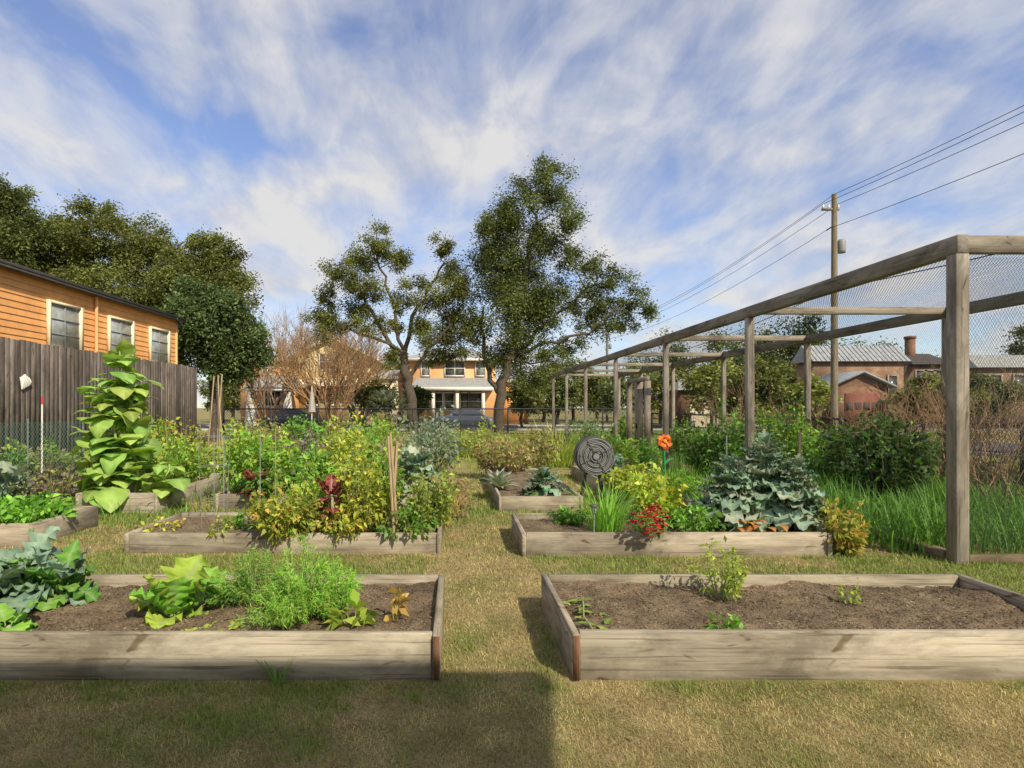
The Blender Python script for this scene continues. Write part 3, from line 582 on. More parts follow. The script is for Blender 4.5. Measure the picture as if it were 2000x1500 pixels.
Q().tube([(X(609,Yu),Yu,0),(X(609,Yu),Yu,1.5),(X(609,Yu),Yu,2.65)],.025,8).build('pole',WHITE,um)
n=24;th=np.arange(n)/n*6.283;pr=[(.02,2.55),(.07,2.3),(.11,1.9),(.15,1.45),(.16,1.35)]
V=[(X(609,Yu)+r*(1+.25*math.cos(8*t))*math.cos(t),Yu+r*(1+.25*math.cos(8*t))*math.sin(t),z) for r,z in pr for t in th]
Q().add(V,[(i*n+j,i*n+(j+1)%n,i*n+n+(j+1)%n,i*n+n+j) for i in range(4) for j in range(n)],(.5,.5,.5)).build('canopy',WHITE,um,True)
# ------------------------------------------------------------ trees
tree('oak_tree','spreading live oak with crooked bare limbs showing, left of the tall oak',38.,
 [(806,800,16),(800,760,14),(790,715,13)],
 [[(792,720,10),(762,665,8),(722,610,6),(700,560,4)],[(790,715,10),(800,640,8),(838,570,6),(868,510,4)],[(795,720,8),(770,600,6),(745,520,4),(735,470,3)],[(800,735,9),(840,680,6),(878,640,4)],[(790,690,7),(720,660,5),(655,630,3)]],
 [(735,470,42,26),(700,500,38,28),(775,505,40,24),(665,540,42,28),(720,560,40,28),(640,585,30,26),(690,600,46,26),(655,640,50,28),(720,640,30,24),(860,480,30,24),(880,530,34,30),(845,590,40,30),(790,590,26,22),(880,620,38,34),(850,660,45,30),(810,555,24,20),(905,660,32,30),(775,640,22,18),(760,700,24,18),(900,570,34,34),(620,620,30,26),(820,640,30,22),(860,700,40,26)],'oak2',.14,130,95,subr=.22,pk=1.8,lk=1.12,flat=.85)
tree('oak_tree','tallest live oak with a dense upright crown near the photo centre',37.,
 [(975,800,15),(980,745,14),(1000,690,12),(1015,600,10),(1030,500,7),(1045,420,4)],
 [[(978,770,12),(955,730,9),(945,680,7),(940,600,4)],[(1000,690,9),(1060,640,7),(1120,590,5),(1170,550,3)],[(1000,700,8),(1070,670,6),(1150,650,4),(1210,600,3)],[(1015,610,7),(980,520,5),(965,450,3)]],
 [(1060,352,44,26),(1090,385,42,30),(1020,395,44,34),(985,425,40,32),(945,450,34,28),(1105,440,36,30),(1050,465,50,40),(990,490,48,40),(940,510,34,32),(1105,505,30,30),(1030,545,56,44),(965,570,46,42),(1075,565,36,34),(1000,625,58,46),(940,635,34,36),(1055,640,44,38),(1010,695,50,34),(960,700,30,30),(1070,705,36,28),(1045,745,36,26),(1000,450,44,38),(1020,590,50,38),(1000,525,46,38),(1060,600,40,32),
 (1160,520,34,24),(1195,545,34,26),(1150,580,36,26),(1120,610,30,22),(1185,600,40,28),(1230,590,38,26),(1255,615,26,18),(1160,645,36,24),(1215,635,34,18),(1110,675,32,22)],'oak',.14,130,95,subr=.24,pk=1.65,lk=1.12,flat=.9)
tree('oak_tree','broad olive oak rising above the orange building roof',44.,
 [(210,800,22),(215,650,18),(220,560,14)],[[(220,600,12),(160,520,9),(110,470,6)],[(220,600,12),(280,500,8),(290,450,5)]],
 [(130,435,60,32),(195,425,60,30),(250,450,54,36),(80,490,60,44),(170,500,74,46),(255,520,64,46),(310,530,50,50),(60,540,56,40),(140,560,80,40),(230,580,80,44),(300,600,60,44),(345,550,46,44),(45,470,50,40),(350,620,60,50),(200,470,74,36),(110,520,74,46),(270,490,54,36),(320,600,60,50),(30,520,50,40),(300,485,46,36),(350,585,50,40)],'oak2',.18,150,150,subr=.27,pk=1.7,flat=.8)
tree('oak_tree','dark oak crown cut by the left photo edge',40.,[(-20,800,20),(-15,600,16),(-5,480,10)],[],
 [(5,365,44,24),(35,390,34,24),(-10,420,56,36),(20,450,54,34),(-10,490,60,40),(30,510,40,30),(0,400,46,34),(55,430,36,34),(60,480,40,36)],'oak',.18,150,120,subr=.27,pk=1.6,flat=.8)
tree('oak_tree','rounded oak right of the broad olive oak, above the magnolia',42.,[(425,800,14),(425,650,12),(420,560,8)],[],
 [(415,480,50,24),(380,500,46,32),(450,515,34,28),(410,540,60,40),(365,545,44,40),(450,560,40,34),(400,590,66,44),(455,605,40,36),(340,515,30,26),(380,580,54,44),(425,570,54,44),(345,560,40,40)],'oak2',.18,150,125,subr=.26,pk=1.65,flat=.8)
tree('magnolia_tree','dark glossy magnolia at the corner of the orange building',27.,[(415,760,10),(415,700,8),(420,640,6)],[],
 [(410,590,52,30),(370,630,40,44),(440,640,54,40),(400,680,60,44),(475,680,40,36),(350,690,24,30),(430,720,52,26),(490,650,26,26),(370,600,34,30),(400,640,60,50),(440,690,56,40),(505,690,24,28),(465,610,30,26)],'magn',.15,150,110,subr=.26,pk=1.5,flat=.9)
for px,Y,top,w,pal,lab in ((1120,70,690,50,'far','small pale green tree beyond the far end of the enclosure'),(1060,62,705,44,'oak2','low olive tree just right of the tall oak trunk'),(1300,80,650,80,'oak','dark distant tree at the far end of the power lines'),(1440,70,632,70,'far','rounded distant tree left of the brick building'),(1540,62,618,75,'oak','dark tall tree behind the brick building roof'),(1390,42,700,60,'olive','yellow green weeping tree behind the enclosure posts'),(1470,40,705,50,'oak2','olive tree in front of the red brick wall'),(1860,57,690,50,'oak','dark tree behind the tan brick house'),(1995,70,632,45,'oak','dark tree above the brown brick house roof'),(1230,60,715,60,'far','pale green tree between the enclosure and the street'),(455,70,720,60,'oak','dark tree behind the bungalow porch'),(775,68,690,60,'far','hazy green tree between the yellow house and orange house'),(1700,75,655,70,'far','hazy tree line crown above the metal roof'),
  (1020,72,715,50,'oak','dark low tree behind the orange house wing'),(1165,58,722,46,'oak2','olive tree beside the far enclosure posts'),(1290,55,722,50,'oak2','low olive tree behind the enclosure gate'),(1090,52,735,36,'oak','small dark tree across the street from the enclosure end'),(1200,50,738,34,'far','small pale tree across the street behind the gate posts'),(1530,58,690,50,'oak2','olive tree between the weeping tree and brick building'),(430,60,735,40,'oak2','olive tree left of the bungalow porch'),(1800,36,740,40,'oak2','olive tree in front of the tan brick house'),(1580,36,745,36,'olive','low olive tree left of the red garage'),(1930,33,740,50,'far','pale tree in front of the brown brick house'),
  (735,46,745,30,'oak2','small olive tree before the yellow house side wing'),(1020,46,742,26,'oak2','small olive tree before the orange house wing'),(815,47,758,20,'oak','small dark tree at the left corner of the orange house porch'),(1870,32,735,44,'oak2','olive tree right of the tan brick house beyond the netting')):
    ry=(800-top)*.33
    tree('background_tree',lab,float(Y),[(px,800,5),(px,760,4),(px+3,top+ry,3)],[],[(px,top+ry*.8,w*.6,ry*.7),(px-w*.45,top+ry*1.4,w*.55,ry*.8),(px+w*.45,top+ry*1.3,w*.55,ry*.8),(px,top+ry*2.0,w*.8,ry*.8),(px,top+ry*2.6,w*.8,ry*.6)],pal,.26,120,120,subr=.3,pk=1.5,flat=.8)
bare('crepe_myrtle','bare brown vase-shaped crepe myrtle in front of the yellow house','tree',645,36.,0,640,14,5,.34,.09,None,.62,3,(1.1,.88,.66),hk=1.28)
for px,Y,top,lab in ((540,62,590,'bare grey tree behind the bungalow roof'),(600,68,585,'tall bare grey tree behind the yellow gable'),(700,46,620,'bare brown tree before the right side of the yellow house'),(520,44,640,'bare brown tree before the bungalow porch')):
    bare('bare_tree',lab,'tree',px,float(Y),0,top,5,5,.45,.12,None,.4,3,(.9,.8,.72),hk=1.05)
pm=thing('palm_shrub','low fan palm with spiky grey green leaves left of the oak trunk','palm',(X(757,36),36,0));q=Q();n=34
Q().tube([(X(757,36),36,0),(X(757,36),36,.6),(X(757,36),36,1.3)],[.2,.22,.16],8).build('trunk',BARK,pm)
for k in range(n):
    a=k*2.4;e=R(75)-R(85)*(k/n);c=np.array([X(757,36),36,1.2])+np.array([math.cos(a)*math.cos(e),math.sin(a)*math.cos(e),math.sin(e)])*.9
    m=12;az=a+np.linspace(-1.1,1.1,m);bigleaves(q,np.tile(c,(m,1)),az,np.full(m,e)+rng.uniform(-.2,.2,m),np.full(m,.8),np.full(m,.85),np.full(m,.035),pcol('grey',m)*.7,p_lance,0,.2,5,3)
q.build('fronds',LEAF,pm)
# ------------------------------------------------------------ near bed plants
for px,Y,w,t,lab in ((35,4.3,230,1035,'large blue green kale at the left end of the near left bed'),(115,4.2,170,1065,'kale with broad leaves leaning over the bare soil of the near left bed'),(-30,3.95,220,1075,'kale cut by the left photo edge in the near left bed'),):
    kale('kale_plant',lab,'plant',px,Y,.21,w,t,34,'blue',.38,None,('green',.5),.35,Lk=.95,wr=.32,frill=.25)
kale('cabbage_plant','small pale rosette low at the left front of the near left bed','plant',15,3.65,.21,80,1165,10,'bright',.15,None,None,.15,wr=.4)
kale('cabbage_plant','big open cabbage with light ribs in the near left bed','plant',335,3.85,.21,125,1108,13,'bright',.3,None,('yg',.4),.12,.25,1.05,.42,frill=.12,elo=R(22))
kale('cabbage_plant','darker cabbage squeezed against the carrot tops','plant',435,4.15,.21,95,1115,10,'green',.3,None,('bright',.5),.15,.2,1.0,.4,frill=.12,elo=R(15))
for px,Y,w,t,pal,lab in ((590,4.0,170,1062,'bright','tallest feathery carrot tops in the near left bed'),(495,4.2,130,1082,'green','darker carrot tops behind the cabbage'),(655,3.92,110,1112,'bright','feathery carrot tops nearest the bare right end of the bed'),(560,3.82,160,1130,'bright','low carrot tops just behind the front board')):
    bush('carrot_plant',lab,'plant',px,Y,.2,w,t,4600,.036,pal,52,.15,None,('yg',.25),.1,fine=True)
bush('withered_plant','thin withered yellow seedling at the bare end of the near left bed','plant',770,3.85,.2,40,1140,28,.05,'rust',4,.5)
bush('withered_plant','pale collapsed leaves beside the carrot tops','plant',690,3.7,.2,60,1180,30,.07,'yg',8,.5)
q=Q();n=7;base=np.stack([gx(400,3.6)+rng.uniform(-.12,.12,n),3.6+rng.uniform(-.06,.08,n),np.full(n,.225)],-1)
bigleaves(q,base,rng.uniform(0,6.28,n),np.full(n,.25),np.full(n,.5),np.full(n,.15),np.full(n,.05),pcol('yg',n)*.9,p_lance,.15,.1);tag(q.build('fallen_leaves',WAXY,None,True,loc=(gx(400,3.6),3.6,.22)),'loose cabbage leaves lying on soil below the open cabbage','leaves')
bush('pepper_plant','single upright yellow green pepper plant in the near right bed','plant',1405,4.27,.2,110,1055,330,.045,'yg',16,.4,None,('olive',.3))
bush('seedling','small bright green seedling near the front board of the near right bed','plant',1418,3.62,.2,66,1197,70,.035,'bright',9,.5)
bush('seedling','tiny yellow seedling at the right of the near right bed','plant',1657,4.2,.2,36,1135,45,.03,'yg',7,.4)
q=Q();n=16;base=np.stack([gx(1145,3.8)+rng.uniform(-.1,.12,n),rng.uniform(3.5,4.25,n),rng.uniform(.215,.25,n)],-1)
q.tube([(gx(1145,3.8),3.5,.24),(gx(1140,3.8),3.8,.25),(gx(1150,3.8)+.05,4.2,.24)],.006,5,(.5,.5,.3))
bigleaves(q,base,rng.uniform(0,6.28,n),rng.uniform(0,.5,n),np.full(n,.6),rng.uniform(.08,.15,n),np.full(n,.022),pcol('yg',n)*.9,p_lance,.2,.1);tag(q.build('withered_plant',LEAF,None,True,loc=(gx(1145,3.8),3.8,.22)),'wilted pale vine along the left board of the near right bed','plant')
blades('grass_tuft','small grass tuft against the front board of the near left bed','grass',545,3.40,0,40,1270,24,.004,'green')
# second row
T=[
 ('pepper_plant','yellowing pepper plant spilling over the front of the second left bed','plant',560,6.62,.16,150,930,1000,.055,'pepper',22,('rust',.15)),
 ('pepper_plant','green pepper plant beside the dark red leaves','plant',620,7.15,.16,130,880,800,.055,'bright',20,('yg',.3)),
 ('pepper_plant','golden pepper plant left of the leaning bamboo stakes','plant',705,6.75,.16,130,872,950,.055,'pepper',22,('yellow',.2)),
 ('pepper_plant','tall pepper plant behind the leaning bamboo stakes','plant',745,7.3,.16,120,842,800,.055,'green',18,('yg',.4)),
 ('pepper_plant','low pepper plant at the front board below the golden one','plant',665,6.58,.16,120,985,600,.05,'pepper',16,('rust',.2)),
 ('herb_plant','feathery olive herb at the right end of the second left bed','plant',840,6.85,.16,105,912,1200,.04,'olive',34,('yg',.4)),
 ('herb_plant','dark green leafy mound at the right corner of the second left bed','plant',795,6.62,.16,120,988,600,.05,'green',20,('olive',.3)),
 ('seedling','small yellow seedling leaning over the front left board of the second left bed','plant',428,6.5,.16,60,1005,90,.05,'pepper',8,None),
 ('seedling','sparse yellow leaves on soil at the left end of the second left bed','plant',320,6.9,.16,90,1010,90,.05,'yellow',10,('brown',.3)),
 ('seedling','young green plant in the soil of the second left bed','plant',480,7.0,.16,60,1000,120,.05,'green',9,None),
 # second right bed
 ('leafy_plant','yellow green drooping plant behind the red flowers','plant',1285,7.2,.18,120,910,700,.065,'yg',18,('yellow',.25)),
 ('lettuce_plant','low green leafy mound right of the red flowers','plant',1350,6.65,.18,120,985,500,.055,'bright',18,('green',.5)),
 ('withered_plant','yellow brown drying plant at the right end of the second right bed','plant',1645,6.4,.02,100,980,500,.055,'pepper',18,('rust',.4)),
 ('herb_plant','dark low plant behind the onions','plant',1120,7.2,.18,80,990,240,.05,'green',12,None),
 # third left bed
 ('leafy_plant','bright bush at the left end of the third left bed','plant',480,9.6,.17,115,832,800,.07,'bright',22,('yg',.5)),
 ('leafy_plant','light green bush between the bright bush and the yellow bush','plant',555,9.9,.17,120,836,800,.07,'yg',22,('bright',.4)),
 ('leafy_plant','green bush with dense leaves in the middle of the third left bed','plant',605,9.6,.17,110,872,700,.065,'green',20,('yg',.2)),
 ('mustard_plant','yellow flowering bush behind the golden pepper plant','plant',675,10.1,.17,120,818,1000,.06,'yellow',24,('yg',.6)),
 ('leafy_plant','olive bush right of the yellow flowering bush','plant',735,9.8,.17,110,848,700,.065,'yg',20,('green',.4)),
 ('herb_plant','low dark green bush at the left front of the third left bed','plant',520,9.35,.17,110,912,500,.06,'green',18,('dark',.3)),
 ('dry_shrub','brown drying bush beside the path','plant',890,8.4,0,70,925,350,.05,'brown',20,('olive',.3)),
 ('leafy_plant','grey green bush right of the bamboo stakes','plant',790,11.,.1,110,855,700,.07,'grey',20,('brown',.2)),
 ('leafy_plant','purple grey bush behind the green bushes','plant',600,12.9,.1,150,838,900,.075,'purple',24,('grey',.4)),
 ('leafy_plant','olive bush at the back of the third left bed','plant',520,12.5,.1,120,828,700,.075,'olive',24,('yg',.4)),
 ('leafy_plant','tall bright bush rising in the back row near the centre','plant',715,14.6,.1,110,804,800,.085,'bright',20,('yg',.5)),
 ('leafy_plant','brown seedy bush in the back row','plant',765,14.,.1,90,850,600,.08,'brown',22,('olive',.4)),
 ('leafy_plant','large pale blue green bush in the back row near the path','plant',845,14.5,.0,120,806,800,.09,'grey',22,('blue',.4)),
 ('leafy_plant','olive bush in the back row at far left of the path beds','plant',470,15.5,.0,120,820,700,.085,'olive',22,('yg',.4)),
 ('leafy_plant','mid green bush below the closed umbrella','plant',640,16.5,.0,130,828,700,.1,'green',22,('purple',.2)),
 ('leafy_plant','dull bush beside the far fence below the bungalow','plant',510,24.,.0,110,815,600,.12,'olive',20,('brown',.3)),
 ('leafy_plant','dark bush beside the far fence below the dark car','plant',590,25.,.0,120,818,600,.12,'green',20,None),
 ('leafy_plant','bright bush beside the far fence below the palm','plant',750,24.,.0,100,812,600,.12,'yg',20,('green',.4)),
 ('leafy_plant','grey bush beside the far fence below the silver car','plant',850,26.,.0,90,822,500,.12,'grey',20,None),
 # path right
 ('leafy_plant','olive bush at the far end of the path','plant',930,19.,.0,110,818,800,.10,'olive',24,('yg',.4)),
 ('dry_shrub','brown bush in the long bed behind the agave','plant',985,13.,.1,130,835,900,.065,'brown',30,('olive',.5)),
 ('leafy_plant','grey brown bush behind the drooping kale','plant',1040,14.5,.1,110,828,700,.075,'olive',24,('brown',.4)),
 ('leafy_plant','olive bush behind the hose reel','plant',1200,14.,.1,110,850,700,.08,'olive',22,('bright',.4)),
 ('leafy_plant','green bush at the back of the enclosure side','plant',1150,19.,.0,110,815,700,.1,'green',22,('grey',.4)),
 ('leafy_plant','yellow green mound behind the orange flower ornament','plant',1240,9.8,.19,140,908,900,.065,'yg',20,('yellow',.3)),
 ('leafy_plant','bright mound at the front of the long bed beside the flower ornament','plant',1310,9.5,.19,110,922,700,.06,'bright',20,('yg',.4)),
 ('leafy_plant','small green bush by the enclosure gate','plant',1255,15.2,.0,70,862,400,.08,'green',16,None),
 # left
 ('leafy_plant','yellow green bush right of the tall sunflower plant','plant',335,10.4,.2,140,840,1000,.07,'yg',24,('bright',.4)),
 ('leafy_plant','reddish yellow bush before the board fence end','plant',345,12.6,.0,140,812,900,.08,'pepper',24,('rust',.3)),
 ('leafy_plant','green bush near the fence end behind the reddish bush','plant',285,14.,.0,120,806,800,.09,'bright',22,('yg',.5)),
 ('leafy_plant','pale bush beside the bamboo teepee','plant',395,11.6,.0,110,855,700,.07,'yg',22,('green',.3)),
 ('leafy_plant','olive bush with pink blooms before the board fence','plant',70,11.2,.2,130,868,800,.065,'olive',24,('purple',.3)),
 ('leafy_plant','green bush between the pink blooms and the tall sunflower plant','plant',130,12.3,.1,120,850,800,.07,'green',22,('yg',.4)),
 ('leafy_plant','green bush at the left photo edge before the board fence','plant',5,10.6,.1,120,860,700,.07,'green',22,('yg',.4)),
 ('leafy_plant','purple brown low bush below the green plastic mesh','plant',110,9.6,.0,150,908,800,.06,'purple',24,('olive',.5)),
 ('lettuce_plant','bright green leafy mound in the far left bed','plant',40,7.2,.2,170,975,1300,.065,'bright',30,('green',.4)),
 ('lettuce_plant','darker leafy mound at the back of the far left bed','plant',95,7.75,.2,80,985,400,.06,'green',18,None),
 # enclosure
 ('berry_bush','dark green berry bush inside the enclosure near the gate','plant',1395,13.2,0,130,800,1400,.08,'green',34,('dark',.4)),
 ('berry_bush','tall berry bush behind the blue kale inside the enclosure','plant',1535,13.2,0,130,785,1400,.08,'green',34,('yg',.3)),
 ('berry_bush','olive berry bush deep inside the enclosure','plant',1465,17.,0,110,790,1000,.09,'green',28,('olive',.5)),
 ('berry_bush','large nearly black leafed bush left of the front post','plant',1725,9.6,0,190,812,2600,.075,'dark',44,('green',.15)),
 ('berry_bush','dark bush between the blue kale and the nearly black bush','plant',1630,11.,0,110,828,1100,.075,'green',30,('dark',.4)),
 ('berry_bush','small bush behind the gate inside the enclosure','plant',1330,17.5,0,80,815,700,.09,'green',24,('olive',.4)),
 ('berry_bush','green bush near the far posts of the enclosure','plant',1225,24.,0,70,810,600,.12,'green',24,('yg',.3)),
 ('hedge_shrub','dark hedge shrub along the right wire fence','plant',1820,13.,0,130,845,1000,.085,'green',30,('olive',.4)),
 ('hedge_shrub','olive hedge shrub beyond the bare twigs at the right edge','plant',1950,12.,0,130,890,800,.08,'olive',28,('brown',.4)),
]
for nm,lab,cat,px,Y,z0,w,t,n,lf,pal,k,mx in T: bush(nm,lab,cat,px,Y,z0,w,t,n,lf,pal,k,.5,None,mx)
for px,Y,w,t,lab in ((1425,6.85,180,880,'left of the three big blue kale plants in the second right bed'),(1490,7.05,190,838,'tallest middle blue kale plant in the second right bed'),(1555,6.8,160,885,'right of the three big blue kale plants in the second right bed')):
    kale('kale_plant',lab,'plant',px,Y,.18,w,t,95,'blue',.5,None,('grey',.35),.85,Lk=.82,wr=.28,frill=.32)
q=Q();n=9;base=np.stack([gx(1495,6.6)+rng.uniform(-.3,.25,n),6.55+rng.uniform(0,.1,n),rng.uniform(.2,.34,n)],-1)
bigleaves(q,base,rng.uniform(-2.5,-.6,n),rng.uniform(0,.8,n),np.full(n,1.2),np.full(n,.16),np.full(n,.045),np.tile(np.array([.6,.26,.07]),(n,1)),p_lance,.1,.1);tag(q.build('dead_leaves',LEAF,None,True,loc=(gx(1495,6.6),6.6,.2)),'orange dead leaves under the big blue kale','leaves')
kale('kale_plant','dark drooping kale at the front of the long bed by the hose reel','plant',1060,9.35,.18,130,905,40,'blue',.4,None,('dark',.3),.6,wr=.24,Lk=.85)
kale('kale_plant','blue kale behind the leaning bamboo stakes','plant',810,9.9,.17,110,850,36,'blue',.4,None,('grey',.4),.5,Lk=.8)
kale('kale_plant','blue kale behind the far left bed','plant',15,8.4,.1,120,890,36,'blue',.4,None,('grey',.4),.5,Lk=.8)
kale('kale_plant','blue kale between hose reel and enclosure gate','plant',1205,11.6,.2,80,880,30,'blue',.4,None,None,.5,Lk=.8)
q=Q();n=26;az=np.arange(n)*2.4;u=np.arange(n)/n;Xa,Ya=gx(975,10.1),10.1
bigleaves(q,np.tile([Xa,Ya,.2],(n,1)).astype(float),az,R(20)+R(60)*u,np.full(n,.7),.42*np.ones(n),np.full(n,.05),pcol('grey',n)*1.1,p_lance,0,.5,8,5);tag(q.build('agave_plant',WAXY,None,True,loc=(Xa,Ya,.2)),'pale spiky agave in the long bed beside the path','plant')
blades('onion_plant','clump of upright green onions left of the red flowers','plant',1185,6.75,.18,110,935,170,.008,'bright',None,(.2,1.6))
blades('grass_clump','pale arching grass clump at the back near the path','plant',1090,16.,0,110,815,160,.013,'yg',None,(.6,2.))
blades('grass_clump','green grass tuft behind the second right bed','plant',1390,8.7,0,120,940,120,.01,'bright')
kale('red_chard','dark red leafy plant among the pepper plants','plant',648,6.6,.16,60,905,22,'red',.25,None,None,.6,Lk=.8,wr=.26)
kale('red_chard','small dark red leafy plant at the third left bed front','plant',497,9.1,.17,55,900,18,'red',.25,None,None,.5,wr=.26,Lk=.8)
# red flowers
fl=bush('red_flower_plant','bushy plant of red flowers hanging over the second right bed front','flower',1265,6.42,.17,90,985,300,.04,'green',18,.4)
Xf=gx(1265,6.2)
for k in range(80):
    a=rng.uniform(0,6.28);rr=math.sqrt(rng.uniform(0,1));c=np.array([Xf+.2*rr*math.cos(a),6.18-.1*math.sqrt(1-rr*rr)+.03*rng.uniform(-1,1),.41+.18*rr*math.sin(a)])
    q=Q();m=8;bigleaves(q,np.tile(c,(m,1)),np.arange(m)*.785+k,np.full(m,.75),np.full(m,1.1),np.full(m,.03),np.full(m,.014),np.tile(np.array([.82,.035,.07]),(m,1))*rng.uniform(.6,1.2),p_petal,.1,.2,4,3);q.build('flower',LEAF,fl)
# tall sunflower-like plant
def tallleaf(label,px,Y,z0,top,n,L_,lean=0,sp=1.):
    Xc=gx(px,Y);h=gz(top,Y)-z0;r=thing('sunflower_plant',label,'plant',(Xc,Y,z0));t=np.linspace(0,1,8)
    P=np.stack([Xc+lean*np.sin(t*2.)+.05*np.sin(t*9),Y+.04*np.sin(t*7),z0-.02+h*t],-1);Q().tube(P,np.linspace(.026,.01,8),7,(.34,.42,.12)).build('stem',PLANTSTEM,r,True)
    u=np.sort(rng.uniform(.05,1,n));base=np.stack([np.interp(u,t,P[:,i]) for i in range(3)],-1)+rng.normal(size=(n,3))*.05;az=rng.uniform(0,6.28,n);q=Q()
    Ln=L_*sp*rng.uniform(.5,1.25,n)*(1.12-.38*u);C=np.array([.42,.57,.12])*rng.uniform(.65,1.25,(n,1));C[:,0]*=rng.uniform(.75,1.15,n)
    bigleaves(q,base,az,R(40)+rng.uniform(-.8,.6,n),rng.uniform(.9,2.3,n),Ln,Ln*.36*rng.uniform(.8,1.2,n),C,p_heart,.1,-.12,11,7,rib=(.6,.68,.28),ribk=.4);q.build('leaves',LEAF,r,True);return r
tallleaf('tallest bright green sunflower plant with big heart leaves before the board fence',222,9.1,.22,672,105,.5,.06)
tallleaf('shorter sunflower plant leaning beside the tallest one',262,9.2,.22,725,85,.48,-.04)
tallleaf('mid height sunflower plant on the left of the tallest one',188,9.25,.22,745,70,.44,.03)
tallleaf('low broad-leaved plant spreading over the bed right side under the tall sunflower',320,9.1,.2,905,22,.45,.05)
tallleaf('low broad-leaved plant at the foot of the tall sunflower, left side',190,9.0,.2,890,22,.4,0)
# bare shrubs right
for px,Y,top,n,lab in ((1815,10.5,700,7,'bare brown shrub just left of the front post'),(1960,8.2,700,8,'large bare twiggy shrub at the right photo edge'),(1915,10.5,690,6,'bare twiggy shrub right of the front post'),(1690,14.,735,6,'bare reddish shrub before the red garage'),(1760,13.,720,6,'bare shrub between the garage and the front post'),(1420,20.,735,6,'bare shrub inside the far part of the enclosure'),(1560,18.,745,6,'bare shrub behind the tall berry bush')):
    bare('bare_shrub',lab,'shrub',px,Y,0,top,n,3,.42,None,None,.4,3,(.95,.8,.7),hk=1.15)
bare('dry_shrub','dry twiggy shrub at the right end of the second left bed by the path','shrub',872,7.3,.1,925,9,3,.33,.006,None,.4,3,(1.6,1.2,.8))
bare('dry_shrub','thin bare stems in the far left bed','shrub',112,7.4,.2,950,5,2,.3,.005,None,.3,2,(.9,.7,.6))
# tall weeds in the enclosure
def weeds(label,x0,x1,y0,y1,n,h0,h1,pal):
    x=rng.uniform(x0,x1,n);y=rng.uniform(y0,y1,n);q=Q();k=vnoise(x*1.5,y*1.5,6)
    bigleaves(q,np.stack([x,y,0*x-.01],-1),rng.uniform(0,6.28,n),rng.uniform(R(62),R(88),n),rng.uniform(.2,1.5,n),(h0+(h1-h0)*k)*rng.uniform(.6,1.2,n),np.full(n,.009),pcol(pal,n)*(.6+.6*rng.uniform(0,1,(n,1))),p_blade,0,.2,6,3)
    o=q.build('tall_grass',LEAF,None,True);o['kind']='stuff';o['label']=label;o['category']='grass'
weeds('tall bright green weeds inside the front of the enclosure',4.75,8.4,6.3,10.5,4200,.35,.85,'green')
weeds('green weeds along the enclosure sill behind the second right bed',4.4,5.2,7.4,14,1500,.15,.5,'bright')
weeds('rough grass inside the back of the enclosure',5.2,8.6,10.5,30,2500,.3,.7,'green')
weeds('rough yellow green grass in the middle of the back garden',-8.5,4.5,14.5,32,5000,.2,.7,'yg')
weeds('rough grass beyond the right wire fence',8.8,16.8,6.5,40,6000,.1,.4,'bright')
weeds('short green grass around the far left beds',-8.6,-3.8,8.0,14.5,2000,.1,.45,'green')
# ------------------------------------------------------------ stakes, cage, ornaments
def stake(label,p,q_,r=.012,mat=STAKE,name='garden_stake',cat='stake',group=None,col=(1,1,1)):
    p=np.array(p,float);q_=np.array(q_,float);return tag(Q().tube([p,(p+q_)/2,q_],[r,r*.97,r*.93],7,col,True).build(name,mat,None,True,loc=p),label,cat,group)
for i,(a,b,t) in enumerate(((770,758,852),(776,762,845),(764,775,862),(760,768,872))):
    stake('bamboo stake in the leaning bundle among the pepper plants',(gx(a,6.5),6.5+.03*i,.15),(gx(b,6.6),6.6+.02*i,gz(t,6.6)),.017,group='leaning bamboo bundle',col=(.95,.9,.84))
stake('wooden stake rising from the middle of the big blue kale',(gx(1489,7.3),7.3,.15),(gx(1491,7.3),7.3,gz(838,7.3)),.022);stake('wooden stake at the right of the big blue kale',(gx(1560,7.3),7.3,.15),(gx(1562,7.3),7.3,gz(845,7.3)),.02)
REDT=plain('red_tip',(.6,.06,.05),.5,.1)
wst=stake('white stake with red tip before the board fence',(gx(82,10.4),10.4,0),(gx(82,10.4),10.4,gz(790,10.4)),.015,WHITE)
Q().tube([(gx(82,10.4),10.4,gz(790,10.4)+.002),(gx(82,10.4),10.4,gz(783,10.4)),(gx(82,10.4),10.4,gz(775,10.4))],.017,7,cap=True).build('tip',REDT,wst)
for i,(a,b,t) in enumerate(((400,418,735),(425,424,732),(440,421,738),(412,428,730))):
    stake('bamboo pole of the teepee near the board fence end',(gx(a,11.8),11.8+.15*(i%2),0),(gx(b,11.8),11.8+.05*i,gz(t,11.8)),.016,group='bamboo teepee poles')
for px,Y,t,lab in ((437,8.,850,'thin steel stake left of the bright bush'),(508,8.8,840,'thin steel stake in front of the light green bush'),(538,8.9,835,'thin steel stake right of the dark red leafy plant'),(865,16.,768,'tall thin pole beside the path at the back'),(775,20.,795,'tall thin pole behind the olive bush'),(1419,7.4,850,'thin stake left of the big blue kale')):
    stake(lab,(gx(px,Y),Y,0),(gx(px,Y),Y,gz(t,Y)),.008,WIRE)
cg=thing('tomato_cage','thin wire plant cage at the left of the second left bed','cage',(gx(418,7.0),7.0,.16))
for k in range(4):
    a=k*1.571+.4;Q().tube([(gx(418,7)+.13*math.cos(a),7+.13*math.sin(a),.1),(gx(418,7)+.16*math.cos(a),7+.16*math.sin(a),.8),(gx(418,7)+.18*math.cos(a),7+.18*math.sin(a),1.3)],.003,5).build('upright',WIRE,cg)
for z,rr in ((.5,.148),(.9,.164),(1.25,.178)):
    t=np.linspace(0,6.283,25);Q().tube(np.stack([gx(418,7)+rr*np.cos(t),7+rr*np.sin(t),0*t+z],-1),.003,5).build('hoop',WIRE,cg)
